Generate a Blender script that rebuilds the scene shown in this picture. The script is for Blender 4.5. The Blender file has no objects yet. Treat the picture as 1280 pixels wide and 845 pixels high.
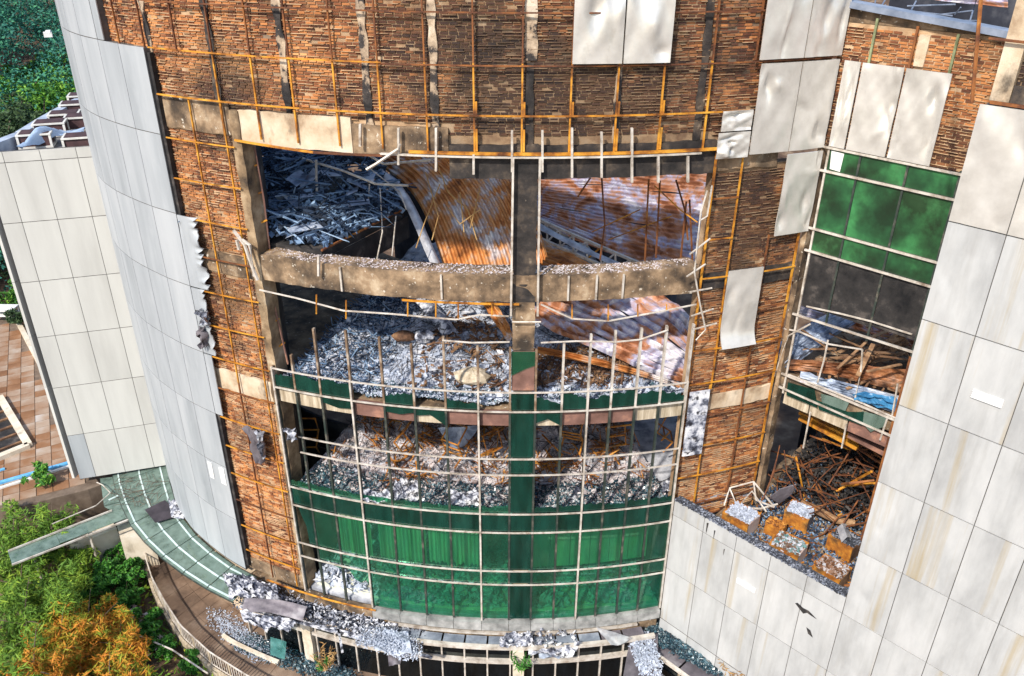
import bpy, math, random
import numpy as np
from mathutils import Vector, Matrix
random.seed(7); RNG = np.random.default_rng(11)
SC = bpy.context.scene; COL = SC.collection
rad = math.radians
LIFT = 23.0          # everything is laid out relative to the drone, then lifted so the walkway is near z = 0

# ------------------------------------------------------------------ camera
F, PITCH, ROLL = 1015.754, 0.487223, 0.00633595
fw = np.array([0, math.cos(PITCH), -math.sin(PITCH)]); rt0 = np.array([1., 0, 0]); up0 = np.cross(rt0, fw)
rt = math.cos(ROLL) * rt0 + math.sin(ROLL) * up0; up = -math.sin(ROLL) * rt0 + math.cos(ROLL) * up0
cam_d = bpy.data.cameras.new('drone_camera'); cam = bpy.data.objects.new('drone_camera', cam_d); COL.objects.link(cam)
cam_d.sensor_width = 36; cam_d.lens = F / 1280 * 36; cam_d.clip_end = 3000; cam_d.clip_start = .1
cam.matrix_world = Matrix(((rt[0], up[0], -fw[0], 0), (rt[1], up[1], -fw[1], 0), (rt[2], up[2], -fw[2], LIFT), (0, 0, 0, 1)))
SC.camera = cam
# ------------------------------------------------------------------ light
SUN_EL, SUN_AZ = 43, 210          # degrees; azimuth clockwise from +Y (the view direction)
sd = Vector((math.sin(rad(SUN_AZ)) * math.cos(rad(SUN_EL)), math.cos(rad(SUN_AZ)) * math.cos(rad(SUN_EL)), math.sin(rad(SUN_EL))))
sun_d = bpy.data.lights.new('sun', 'SUN'); sun_d.energy = 3.5; sun_d.angle = rad(2.0); sun_d.color = (1, .94, .85)
sun = bpy.data.objects.new('sun', sun_d); COL.objects.link(sun); sun.rotation_euler = sd.to_track_quat('Z', 'Y').to_euler(); sun.location = (0, -20, 60)
wd = bpy.data.worlds.new('World'); SC.world = wd; wd.use_nodes = True
wn = wd.node_tree.nodes; bg = wn['Background']; sky = wn.new('ShaderNodeTexSky'); sky.sky_type = 'NISHITA'; sky.sun_disc = False
sky.sun_elevation = rad(SUN_EL); sky.sun_rotation = rad(SUN_AZ)
wd.node_tree.links.new(sky.outputs[0], bg.inputs[0]); bg.inputs[1].default_value = .15
SC.view_settings.view_transform = 'Standard'; SC.view_settings.look = 'None'; SC.view_settings.gamma = 1
SC.view_settings.exposure = .66
SC.cycles.max_bounces = 8; SC.cycles.transparent_max_bounces = 16

# ------------------------------------------------------------------ geometry frames
CX, CY, R = .07215, 36.8317, 18.8317
def ray(x, y): return (x - 640) / F * rt + (422.5 - y) / F * up + fw
def pz(x, y, z):
    d = ray(x, y); return d * (z / d[2])
def pc(x, y, dep=0.):
    d = ray(x, y); r = R + dep
    a = d[0] ** 2 + d[1] ** 2; b = d[0] * CX + d[1] * CY; c = CX * CX + CY * CY - r * r
    return d * ((b - math.sqrt(max(b * b - a * c, 0))) / a)
def azz(p): return math.degrees(math.atan2(p[0] - CX, CY - p[1]))
def caz(x, y, dep=0.):
    p = pc(x, y, dep); return azz(p), p[2]
DRT = ([-75, -60, -51.2, -46.3, -43.4, -40.7, -37.4, -34.2, -31, -28], [-3.2, -1.95, -1.32, -.98, -.70, -.5, -.31, -.19, -.07, 0.])
class Cyl:
    lin = math.pi / 180 * R
    def P(s, az, dep, z):
        r = R + dep + (float(np.interp(az, *DRT)) if az < -28 else 0.)
        a = rad(az); return (CX + r * math.sin(a), CY - r * math.cos(a), z)
    def step(s): return .8
class Pln:
    lin = 1.
    def __init__(s, o, d, n): s.o, s.d, s.n = np.array(o), np.array(d), np.array(n)
    def P(s, u, dep, z): p = s.o + s.d * u + s.n * dep; return (p[0], p[1], z)
    def hit(s, x, y, dep=0.):
        d = ray(x, y); o = s.o + s.n * dep; p = d * ((o @ s.n) / (d @ s.n)); return p
    def uz(s, x, y, dep=0.):
        p = s.hit(x, y, dep); return float((p - s.o) @ s.d), float(p[2])
    def step(s): return 5.
CYL = Cyl()
aA = rad(-44.095); dA = (math.sin(aA), math.cos(aA), 0); nA = (-dA[1], dA[0], 0)
P1 = Pln((4.73125, 18.58549, 0), dA, nA)                 # face of the right wing and its parapet
P2 = Pln((7.50211, 19.52769, 0), dA, nA)                 # recessed wall behind the terrace
aB = rad(72.905); dB = (math.sin(aB), math.cos(aB), 0)
PW = Pln((-14.91719, 25.49784, 0), dB, (dB[1], -dB[0], 0))  # face of the left wing

# ------------------------------------------------------------------ materials
MATS = {}
def mat(name, stops, scale=3., detail=6., rough=.75, metal=0., bump=0., bscale=60., island=0., stretch=(1, 1, 1), stain=None, stain2=None, objrand=0., spec=.35, contrast=(.32, .68), distort=0., soot=(), world=False):
    m = bpy.data.materials.new(name); m.use_nodes = True; n = m.node_tree.nodes; L = m.node_tree.links
    b = n['Principled BSDF']; b.inputs['Roughness'].default_value = rough; b.inputs['Metallic'].default_value = metal
    b.inputs['Specular IOR Level'].default_value = spec
    tc = n.new('ShaderNodeTexCoord'); vec = tc.outputs['Object'] if not world else n.new('ShaderNodeNewGeometry').outputs['Position']
    if objrand: oi = n.new('ShaderNodeObjectInfo')
    if objrand and not world:
        ad = n.new('ShaderNodeVectorMath'); ad.operation = 'ADD'
        mu = n.new('ShaderNodeMath'); mu.operation = 'MULTIPLY'; mu.inputs[1].default_value = 37.
        L.new(oi.outputs['Random'], mu.inputs[0]); L.new(vec, ad.inputs[0]); L.new(mu.outputs[0], ad.inputs[1]); vec = ad.outputs[0]
    def noise(sc, det, st, dis=0.):
        mp = n.new('ShaderNodeMapping'); mp.inputs['Scale'].default_value = st; L.new(vec, mp.inputs['Vector'])
        t = n.new('ShaderNodeTexNoise'); t.inputs['Scale'].default_value = sc; t.inputs['Detail'].default_value = det; t.inputs['Distortion'].default_value = dis
        t.inputs['Roughness'].default_value = .62
        L.new(mp.outputs[0], t.inputs['Vector']); return t.outputs['Fac']
    def rng(s, lo, hi):
        r = n.new('ShaderNodeMapRange'); r.inputs['From Min'].default_value = lo; r.inputs['From Max'].default_value = hi; L.new(s, r.inputs['Value']); return r.outputs[0]
    f = rng(noise(scale, detail, stretch, distort), *contrast)
    if island:
        g = n.new('ShaderNodeNewGeometry'); mx = n.new('ShaderNodeMix'); mx.inputs[0].default_value = island
        L.new(f, mx.inputs[2]); L.new(g.outputs['Random Per Island'], mx.inputs[3]); f = mx.outputs[0]
    if objrand:
        mx = n.new('ShaderNodeMix'); mx.inputs[0].default_value = objrand; L.new(f, mx.inputs[2]); L.new(oi.outputs['Random'], mx.inputs[3]); f = mx.outputs[0]
    cr = n.new('ShaderNodeValToRGB'); e = cr.color_ramp.elements
    while len(e) < len(stops): e.new(.5)
    for k, (p, c) in enumerate(stops): e[k].position = p; e[k].color = (*c, 1)
    L.new(f, cr.inputs[0]); c = cr.outputs[0]
    for s in (stain, stain2):
        if not s: continue
        col, sc, lo, hi, st, amt = s
        r = rng(noise(sc, 8, st), lo, hi); k = n.new('ShaderNodeMath'); k.operation = 'MULTIPLY'; k.inputs[1].default_value = amt; L.new(r, k.inputs[0])
        mx = n.new('ShaderNodeMix'); mx.data_type = 'RGBA'; L.new(k.outputs[0], mx.inputs[0]); L.new(c, mx.inputs[6]); mx.inputs[7].default_value = (*col, 1); c = mx.outputs[2]
    for (sx, sz, rx, rz_, amt) in soot:      # flame marks above the openings: blotches with ragged edges
        mp = n.new('ShaderNodeMapping'); mp.inputs['Location'].default_value = (-sx / rx, 0, -sz / rz_); mp.inputs['Scale'].default_value = (1 / rx, 0, 1 / rz_); L.new(vec, mp.inputs[0])
        ln = n.new('ShaderNodeVectorMath'); ln.operation = 'LENGTH'; L.new(mp.outputs[0], ln.inputs[0])
        ad = n.new('ShaderNodeMath'); ad.operation = 'MULTIPLY_ADD'; ad.inputs[1].default_value = 2.2; L.new(noise(1.1, 8, (1, 1, 1)), ad.inputs[0]); L.new(ln.outputs['Value'], ad.inputs[2])
        r = n.new('ShaderNodeMapRange'); r.inputs['From Min'].default_value = 2.25; r.inputs['From Max'].default_value = 1.55; r.inputs['To Max'].default_value = amt; L.new(ad.outputs[0], r.inputs['Value'])
        mx = n.new('ShaderNodeMix'); mx.data_type = 'RGBA'; L.new(r.outputs[0], mx.inputs[0]); L.new(c, mx.inputs[6]); mx.inputs[7].default_value = (.022, .018, .017, 1); c = mx.outputs[2]
    L.new(c, b.inputs['Base Color'])
    if bump:
        bp = n.new('ShaderNodeBump'); bp.inputs['Strength'].default_value = bump; bp.inputs['Distance'].default_value = .03
        L.new(noise(bscale, 6, (1, 1, 1)), bp.inputs['Height']); L.new(bp.outputs[0], b.inputs['Normal'])
    MATS[name] = m; return m
def glass(name, tint, dirt, dirt_amt, gloss=.12, scale=1.5):
    m = bpy.data.materials.new(name); m.use_nodes = True; n = m.node_tree.nodes; L = m.node_tree.links; n.remove(n['Principled BSDF'])
    tr = n.new('ShaderNodeBsdfTransparent'); tr.inputs[0].default_value = (*tint, 1)
    df = n.new('ShaderNodeBsdfDiffuse'); df.inputs[0].default_value = (*dirt, 1)
    gl = n.new('ShaderNodeBsdfGlossy'); gl.inputs['Roughness'].default_value = .06; gl.inputs[0].default_value = (.9, 1, .95, 1)
    tc = n.new('ShaderNodeTexCoord'); mp = n.new('ShaderNodeMapping'); mp.inputs['Scale'].default_value = (2.5, 2.5, .5); L.new(tc.outputs['Object'], mp.inputs[0]); oi = n.new('ShaderNodeObjectInfo'); L.new(oi.outputs['Random'], mp.inputs['Location'])
    t = n.new('ShaderNodeTexNoise'); t.inputs['Scale'].default_value = scale; t.inputs['Detail'].default_value = 8; L.new(mp.outputs[0], t.inputs['Vector'])
    r = n.new('ShaderNodeMapRange'); r.inputs['From Min'].default_value = .3; r.inputs['From Max'].default_value = .72
    r.inputs['To Min'].default_value = dirt_amt * .55; r.inputs['To Max'].default_value = min(1, dirt_amt * 1.7); L.new(t.outputs['Fac'], r.inputs['Value'])
    m1 = n.new('ShaderNodeMixShader'); L.new(r.outputs[0], m1.inputs[0]); L.new(tr.outputs[0], m1.inputs[1]); L.new(df.outputs[0], m1.inputs[2])
    lw = n.new('ShaderNodeLayerWeight'); lw.inputs[0].default_value = .5; fr = n.new('ShaderNodeMath'); fr.operation = 'POWER'; fr.inputs[1].default_value = 4.; L.new(lw.outputs['Facing'], fr.inputs[0])
    ad = n.new('ShaderNodeMath'); ad.operation = 'MULTIPLY_ADD'; ad.inputs[1].default_value = .6; ad.inputs[2].default_value = gloss * .3; L.new(fr.outputs[0], ad.inputs[0])
    m2 = n.new('ShaderNodeMixShader'); L.new(ad.outputs[0], m2.inputs[0]); L.new(m1.outputs[0], m2.inputs[1]); L.new(gl.outputs[0], m2.inputs[2])
    L.new(m2.outputs[0], n['Material Output'].inputs[0]); MATS[name] = m; return m
V3 = (1, 1, .14)
SOOT = (.018, .015, .014); FLAMES = [(1.4, 15.9, 4.6, 2.3, .86), (5.6, 13.4, 2.0, 2.6, .78), (-1.5, 17.9, 2.2, 1.5, .7), (-6.9, 15.4, 1.6, 1.3, .7), (-8.0, 11.0, 1.0, 2.0, .6)]
m_clad = mat('grey_cladding', [(0, (.30, .32, .335)), (.5, (.39, .41, .425)), (1, (.47, .485, .495))], 1.2, 7, .5, .15, .05, 8, stretch=V3, objrand=.12, stain=((.30, .31, .32), 5, .58, .78, (1, 1, .06), .35), stain2=((.52, .53, .54), 2.2, .55, .8, (1, 1, .5), .4))
m_wing = mat('cream_cladding', [(0, (.42, .41, .38)), (.5, (.50, .49, .455)), (1, (.56, .55, .51))], .9, 6, .55, 0, .03, 10, stretch=V3, objrand=.15, stain=((.40, .38, .33), 14, .66, .78, (1, 1, .6), .5))
m_white = mat('weathered_white_cladding', [(0, (.34, .34, .335)), (.5, (.455, .455, .445)), (1, (.55, .545, .53))], 1.3, 8, .5, .1, .08, 7, stretch=(1, 1, .35), objrand=.15, stain=((.36, .26, .10), 1.1, .565, .71, (1.6, 1.6, .06), .8), stain2=((.30, .29, .27), 3.0, .50, .80, (1.5, 1.5, .12), .5))
m_crump = mat('crumpled_panel_skin', [(0, (.50, .475, .43)), (.5, (.62, .59, .54)), (1, (.72, .69, .64))], 1.5, 7, .28, .35, .06, 9, objrand=.1, stain=((.30, .27, .22), 2.6, .6, .8, (1, 1, .6), .6))
m_pil = mat('blotched_pilaster', [(0, (.018, .016, .016)), (.42, (.05, .042, .038)), (.5, (.30, .22, .15)), (.75, (.46, .35, .24)), (1, (.60, .50, .38))], 1.4, 9, .85, 0, .35, 30, stretch=(1, 1, .8), contrast=(.38, .62))
m_rusc1 = mat('rusty_casing', [(0, (.16, .05, .015)), (.4, (.45, .17, .025)), (.75, (.62, .28, .04)), (1, (.50, .34, .24))], 2.2, 8, .7, .1, .2, 30, stain=((.05, .028, .02), 2.6, .48, .62, (1, 1, 1), .85))
m_edge = mat('panel_edge', [(0, (.07, .065, .06)), (1, (.15, .14, .13))], 4)
m_brick = mat('burnt_brick', [(0, (.025, .011, .008)), (.22, (.09, .032, .017)), (.45, (.24, .085, .034)), (.72, (.50, .20, .065)), (1, (.66, .34, .14))], .8, 7, .85, 0, .25, 45, island=.5, soot=FLAMES, stain=((.035, .027, .026), .45, .50, .66, (1, 1, 1), .6), stain2=((.62, .31, .12), .9, .54, .68, (1, 1, 1), .65))
m_mort = mat('mortar', [(0, (.20, .105, .05)), (.45, (.42, .25, .13)), (1, (.60, .43, .26))], 2.2, 8, .9, 0, .3, 40, island=.3, soot=[(a, b, c, d, e * .72) for a, b, c, d, e in FLAMES], stain=((.075, .058, .05), .45, .48, .64, (1, 1, 1), .7))
m_back = mat('mortar_backing', [(0, (.22, .12, .065)), (.5, (.42, .27, .15)), (1, (.60, .43, .27))], 2, 8, .95, 0, .4, 50, soot=[(a, b, c, d, e * .5) for a, b, c, d, e in FLAMES], stain=((.06, .045, .04), .5, .52, .68, (1, 1, 1), .7))
m_conc = mat('sooty_concrete', [(0, (.04, .03, .022)), (.35, (.15, .10, .06)), (.7, (.31, .21, .125)), (1, (.47, .36, .24))], 1.6, 9, .85, 0, .35, 30, stain=((.02, .017, .015), 1.1, .52, .68, (1, 1, .6), .7), stain2=((.66, .59, .48), 9, .62, .68, (1, 1, 1), .85))
m_jamb = mat('scorched_jamb', [(0, (.05, .035, .024)), (.4, (.22, .145, .08)), (.7, (.38, .27, .16)), (1, (.52, .42, .29))], 1.2, 9, .85, 0, .4, 30, stain=((.03, .022, .018), .8, .5, .64, (1, 1, .6), .85))
m_concd = mat('charred_concrete', [(0, (.012, .011, .011)), (.5, (.035, .029, .026)), (.85, (.09, .068, .05)), (1, (.22, .17, .12))], 2.2, 9, .8, 0, .3, 35, stain=((.30, .24, .18), 7, .69, .75, (1, 1, .5), .7))
m_concl = mat('pale_plaster', [(0, (.30, .20, .12)), (.4, (.52, .40, .27)), (1, (.68, .57, .43))], 1.4, 9, .85, 0, .3, 35, stain=((.05, .04, .03), 1.4, .57, .7, (1, 1, .7), .85), stain2=((.36, .16, .06), 3, .66, .76, (1, 1, .7), .6))
m_yel = mat('ochre_steel', [(0, (.10, .035, .012)), (.3, (.33, .12, .018)), (.6, (.58, .25, .025)), (1, (.68, .36, .05))], 2.2, 8, .6, .1, .2, 60, stain=((.09, .035, .018), 2.3, .57, .7, (1, 1, 1), .8))
m_rust = mat('rusty_steel', [(0, (.05, .022, .014)), (.4, (.14, .052, .024)), (.75, (.30, .11, .03)), (1, (.50, .24, .06))], 2.5, 8, .7, .15, .2, 60, objrand=.25)
m_alu = mat('dirty_aluminium', [(0, (.28, .23, .18)), (.45, (.55, .49, .42)), (1, (.74, .69, .62))], 3, 8, .5, .25, .1, 60, stain=((.20, .10, .05), 3.3, .58, .72, (1, 1, 1), .7))
m_dkbar = mat('dark_green_mullion', [(0, (.02, .035, .03)), (.6, (.05, .06, .05)), (1, (.16, .14, .11))], 3, 6, .5, .2, .1, 60)
m_green = glass('green_glass', (.46, .82, .66), (.022, .14, .09), .18, gloss=.2)
m_greend = glass('dark_green_glass', (.05, .30, .22), (.008, .05, .036), .62)
m_greenf = mat('smoked_green_glass', [(0, (.012, .035, .018)), (.35, (.025, .10, .04)), (.62, (.05, .22, .075)), (1, (.12, .36, .14))], .8, 4, .16, 0, 0, objrand=.3, spec=.6, stain=((.012, .016, .010), .65, .42, .60, (1, 1, .8), .85))
m_cano = glass('canopy_glass', (.55, .72, .64), (.17, .235, .20), .72, .1)
m_teal = glass('teal_glass', (.4, .8, .75), (.12, .32, .30), .55, .2)
m_brown = mat('brown_infill_board', [(0, (.12, .06, .045)), (.6, (.21, .11, .085)), (1, (.40, .20, .13))], 2, 7, .8, 0, .2, 40)
m_beige = mat('beige_infill_board', [(0, (.26, .20, .13)), (.6, (.46, .38, .27)), (1, (.60, .52, .40))], 2.5, 8, .85, 0, .2, 40, stretch=(4, 4, .5))
m_ash = mat('ash_chips', [(0, (.05, .055, .07)), (.18, (.20, .225, .275)), (.42, (.38, .42, .50)), (.78, (.52, .56, .64)), (1, (.72, .73, .75))], .9, 8, .9, 0, 0, island=.55)
m_ashw = mat('warm_ash_chips', [(0, (.06, .035, .028)), (.18, (.24, .175, .155)), (.4, (.46, .39, .38)), (.78, (.62, .56, .55)), (1, (.76, .73, .71))], .9, 8, .9, 0, 0, island=.55)
m_ashb = mat('charred_shade_blue_chips', [(0, (.006, .008, .013)), (.35, (.025, .04, .07)), (.62, (.09, .15, .25)), (.86, (.24, .35, .49)), (1, (.46, .55, .63))], .9, 8, .85, 0, 0, island=.8)  # charred chips, with the blue of interior shade put into the colour
m_rusc = mat('rusty_scrap', [(0, (.05, .02, .01)), (.35, (.20, .07, .02)), (.7, (.48, .19, .03)), (1, (.62, .34, .08))], 1.2, 8, .75, .1, 0, island=.7)
m_tealc = mat('broken_glass_chips', [(0, (.008, .012, .018)), (.4, (.018, .042, .06)), (.7, (.045, .11, .14)), (.88, (.20, .27, .29)), (1, (.50, .54, .54))], 1.2, 6, .25, 0, 0, island=.85, spec=.6)
m_char = mat('char', [(0, (.006, .006, .007)), (.6, (.03, .027, .026)), (1, (.10, .085, .075))], 2, 8, .85, 0, .3, 40)
m_crust = mat('black_and_white_crust', [(0, (.012, .012, .015)), (.5, (.05, .055, .07)), (.75, (.20, .22, .27)), (1, (.58, .59, .62))], 1.2, 8, .9, 0, 0, island=.7)
m_litter = mat('rusty_litter', [(0, (.02, .014, .012)), (.3, (.16, .07, .03)), (.55, (.30, .18, .12)), (.8, (.42, .42, .44)), (1, (.62, .62, .64))], 1.2, 8, .9, 0, 0, island=.8)
m_litter2 = mat('white_and_teal_litter', [(0, (.03, .02, .018)), (.25, (.20, .10, .06)), (.5, (.10, .24, .24)), (.7, (.42, .43, .47)), (1, (.74, .74, .76))], 1.2, 8, .9, 0, 0, island=.8)
m_stub = mat('scorched_stub', [(0, (.07, .04, .025)), (.5, (.24, .16, .10)), (1, (.55, .47, .38))], 2.5, 8, .6, .2, .1, 60)
m_floor = mat('ash_floor', [(0, (.14, .15, .17)), (.5, (.42, .43, .47)), (1, (.66, .66, .69))], 1.8, 9, .95, 0, .6, 20)
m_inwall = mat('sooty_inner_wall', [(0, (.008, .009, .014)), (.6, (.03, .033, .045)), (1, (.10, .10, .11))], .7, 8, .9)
m_sheet = mat('rusty_roof_sheet', [(0, (.17, .06, .02)), (.3, (.42, .15, .035)), (.52, (.56, .24, .07)), (.68, (.50, .30, .18)), (.82, (.50, .43, .42)), (1, (.70, .63, .56))], 1.0, 9, .6, .15, .15, 40, distort=.6, contrast=(.33, .66), stain=((.07, .03, .02), 2.0, .60, .74, (1, 1, 1), .7))
m_sheetv = mat('violet_roof_sheet', [(0, (.20, .07, .03)), (.3, (.42, .17, .08)), (.48, (.46, .26, .18)), (.66, (.38, .30, .36)), (.82, (.42, .40, .52)), (1, (.64, .60, .62))], 1.1, 9, .55, .2, .15, 40, distort=.8, contrast=(.37, .60), stain=((.14, .05, .02), 2.4, .56, .72, (1, 1, 1), .8))
m_sheetb = mat('scorched_blue_sheet', [(0, (.06, .065, .08)), (.3, (.17, .21, .29)), (.6, (.42, .48, .58)), (1, (.72, .74, .76))], 1.6, 9, .5, .2, .15, 40, distort=.8, stain=((.26, .09, .04), 2.4, .6, .72, (1, 1, 1), .7))
m_sheetr = mat('dark_rusty_sheet', [(0, (.05, .02, .012)), (.4, (.20, .075, .03)), (.7, (.36, .15, .06)), (1, (.50, .30, .20))], 1.6, 9, .65, .15, .15, 40, distort=.8, stain=((.03, .018, .014), 2.0, .5, .66, (1, 1, 1), .85))
m_silver = mat('silvery_sheet', [(0, (.22, .22, .24)), (.5, (.46, .46, .48)), (1, (.68, .67, .66))], 2, 8, .45, .35, .1, 30, stain=((.25, .12, .06), 3, .6, .75, (1, 1, 1), .7))
m_foil = mat('scorched_white_sheet', [(0, (.02, .02, .03)), (.35, (.14, .15, .19)), (.55, (.42, .43, .48)), (1, (.78, .77, .77))], 3.4, 9, .6, .1, .2, 20, contrast=(.36, .62), stain=((.015, .015, .02), 4.5, .54, .62, (1, 1, 1), .95))
m_slate = mat('dark_grey_sheet', [(0, (.09, .08, .09)), (.6, (.17, .15, .165)), (1, (.30, .28, .29))], 1.8, 7, .55, .2, .1, 20)
m_curt = mat('pale_curtain', [(0, (.42, .42, .32)), (.6, (.66, .65, .52)), (1, (.80, .78, .66))], 1.3, 6, .9, stretch=(2, 2, .25))
m_wood = mat('charred_timber', [(0, (.03, .016, .01)), (.4, (.13, .065, .035)), (.75, (.30, .17, .085)), (1, (.46, .30, .17))], 2.4, 9, .85, 0, .4, 30, objrand=.3)
m_pave = mat('brown_paving', [(0, (.10, .065, .045)), (.5, (.19, .125, .085)), (1, (.29, .21, .15))], 1.2, 8, .9, 0, .2, 40, stain=((.07, .05, .04), .9, .5, .7, (1, 1, 1), .6))
m_tile = mat('terrace_tile', [(0, (.15, .065, .028)), (.4, (.25, .125, .06)), (.75, (.36, .27, .20)), (1, (.46, .41, .37))], .35, 5, .8, 0, .15, 40, objrand=.25)
m_tile.name
m_tilej = mat('tile_joint', [(0, (.10, .07, .05)), (1, (.2, .15, .11))], 3)
m_soil = mat('brown_soil', [(0, (.05, .028, .018)), (.6, (.13, .08, .05)), (1, (.24, .17, .11))], .8, 9, .95, 0, .5, 10)
m_cream = mat('cream_render', [(0, (.46, .38, .27)), (.5, (.62, .54, .42)), (1, (.72, .65, .54))], 1.3, 8, .85, 0, .2, 30, stain=((.12, .09, .06), 2, .58, .75, (1, 1, .4), .7))
m_bluec = mat('blue_grey_coping', [(0, (.24, .29, .38)), (.6, (.36, .42, .52)), (1, (.48, .52, .60))], 2, 6, .6)
m_ledge = mat('grey_ledge_glass', [(0, (.10, .12, .15)), (.6, (.20, .23, .27)), (1, (.34, .37, .40))], 2, 6, .25, 0, 0, spec=.6)
m_sill = mat('grey_sill', [(0, (.13, .13, .125)), (.5, (.27, .265, .25)), (1, (.42, .41, .39))], 2.5, 8, .8, 0, .15, 30)
m_dkglass = glass('black_entrance_glass', (.03, .04, .05), (.006, .008, .010), .7, .1)
m_roofd = mat('roof_felt', [(0, (.07, .07, .08)), (1, (.17, .17, .18))], 2, 6, .9)
m_acw = mat('air_unit_casing', [(0, (.50, .49, .45)), (1, (.74, .72, .68))], 2, 6, .5, .1)
m_acd = mat('air_unit_grille', [(0, (.035, .018, .02)), (1, (.09, .045, .045))], 3, 6, .7)
m_tarp = mat('blue_tarp', [(0, (.25, .36, .55)), (1, (.45, .56, .74))], 2, 6, .5)
m_bluep = mat('blue_edge_paint', [(0, (.08, .33, .60)), (1, (.2, .48, .75))], 3, 6, .5)
m_bluet = mat('blue_plastic', [(0, (.02, .10, .22)), (1, (.07, .26, .46))], 3, 6, .4)
m_wht = mat('white_paint', [(0, (.62, .61, .58)), (1, (.80, .79, .76))], 3, 6, .6)
m_hedge = mat('hedge_leaves', [(0, (.012, .055, .008)), (.5, (.04, .17, .02)), (1, (.13, .33, .035))], .8, 5, .6, island=.7)
m_pine = mat('scorched_pine_leaves', [(0, (.05, .10, .008)), (.2, (.15, .22, .015)), (.36, (.30, .27, .02)), (.5, (.50, .22, .02)), (.78, (.58, .19, .025)), (1, (.72, .33, .06))], .75, 4, .7, island=.42)
m_pineg = mat('green_pine_leaves', [(0, (.035, .09, .01)), (.45, (.11, .22, .02)), (.8, (.26, .36, .03)), (1, (.44, .33, .03))], .6, 3, .7, island=.5)
m_forest = mat('hazy_forest_leaves', [(0, (.008, .06, .055)), (.5, (.025, .15, .105)), (.85, (.07, .27, .12)), (1, (.20, .42, .12))], .08, 5, .7, island=.6)  # distant haze is painted into the blue-green of the leaves
m_bush = mat('bright_bush_leaves', [(0, (.015, .07, .015)), (.45, (.06, .20, .02)), (.8, (.20, .40, .04)), (1, (.40, .58, .07))], .4, 5, .6, island=.7)
m_olive = mat('olive_leaves', [(0, (.012, .035, .012)), (.5, (.035, .07, .025)), (1, (.08, .12, .04))], .4, 5, .7, island=.7)
m_bark = mat('bark', [(0, (.05, .035, .025)), (1, (.16, .12, .085))], 3, 6, .9, 0, .4, 20)
m_palm = mat('dry_frond', [(0, (.20, .10, .035)), (.6, (.40, .24, .09)), (1, (.56, .40, .19))], 2, 5, .8, island=.5)
m_strip = mat('pale_canopy_strip', [(0, (.40, .52, .50)), (1, (.60, .70, .67))], 3, 5, .5)
m_black = mat('black_sheet', [(0, (.02, .017, .022)), (1, (.06, .05, .06))], 2, 6, .7)
m_greenbar = mat('lichen_green_steel', [(0, (.10, .11, .05)), (1, (.32, .36, .20))], 3, 6, .7)
m_bluebar = mat('blue_grey_steel', [(0, (.12, .15, .21)), (1, (.30, .34, .42))], 2, 6, .5, .2)

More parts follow.
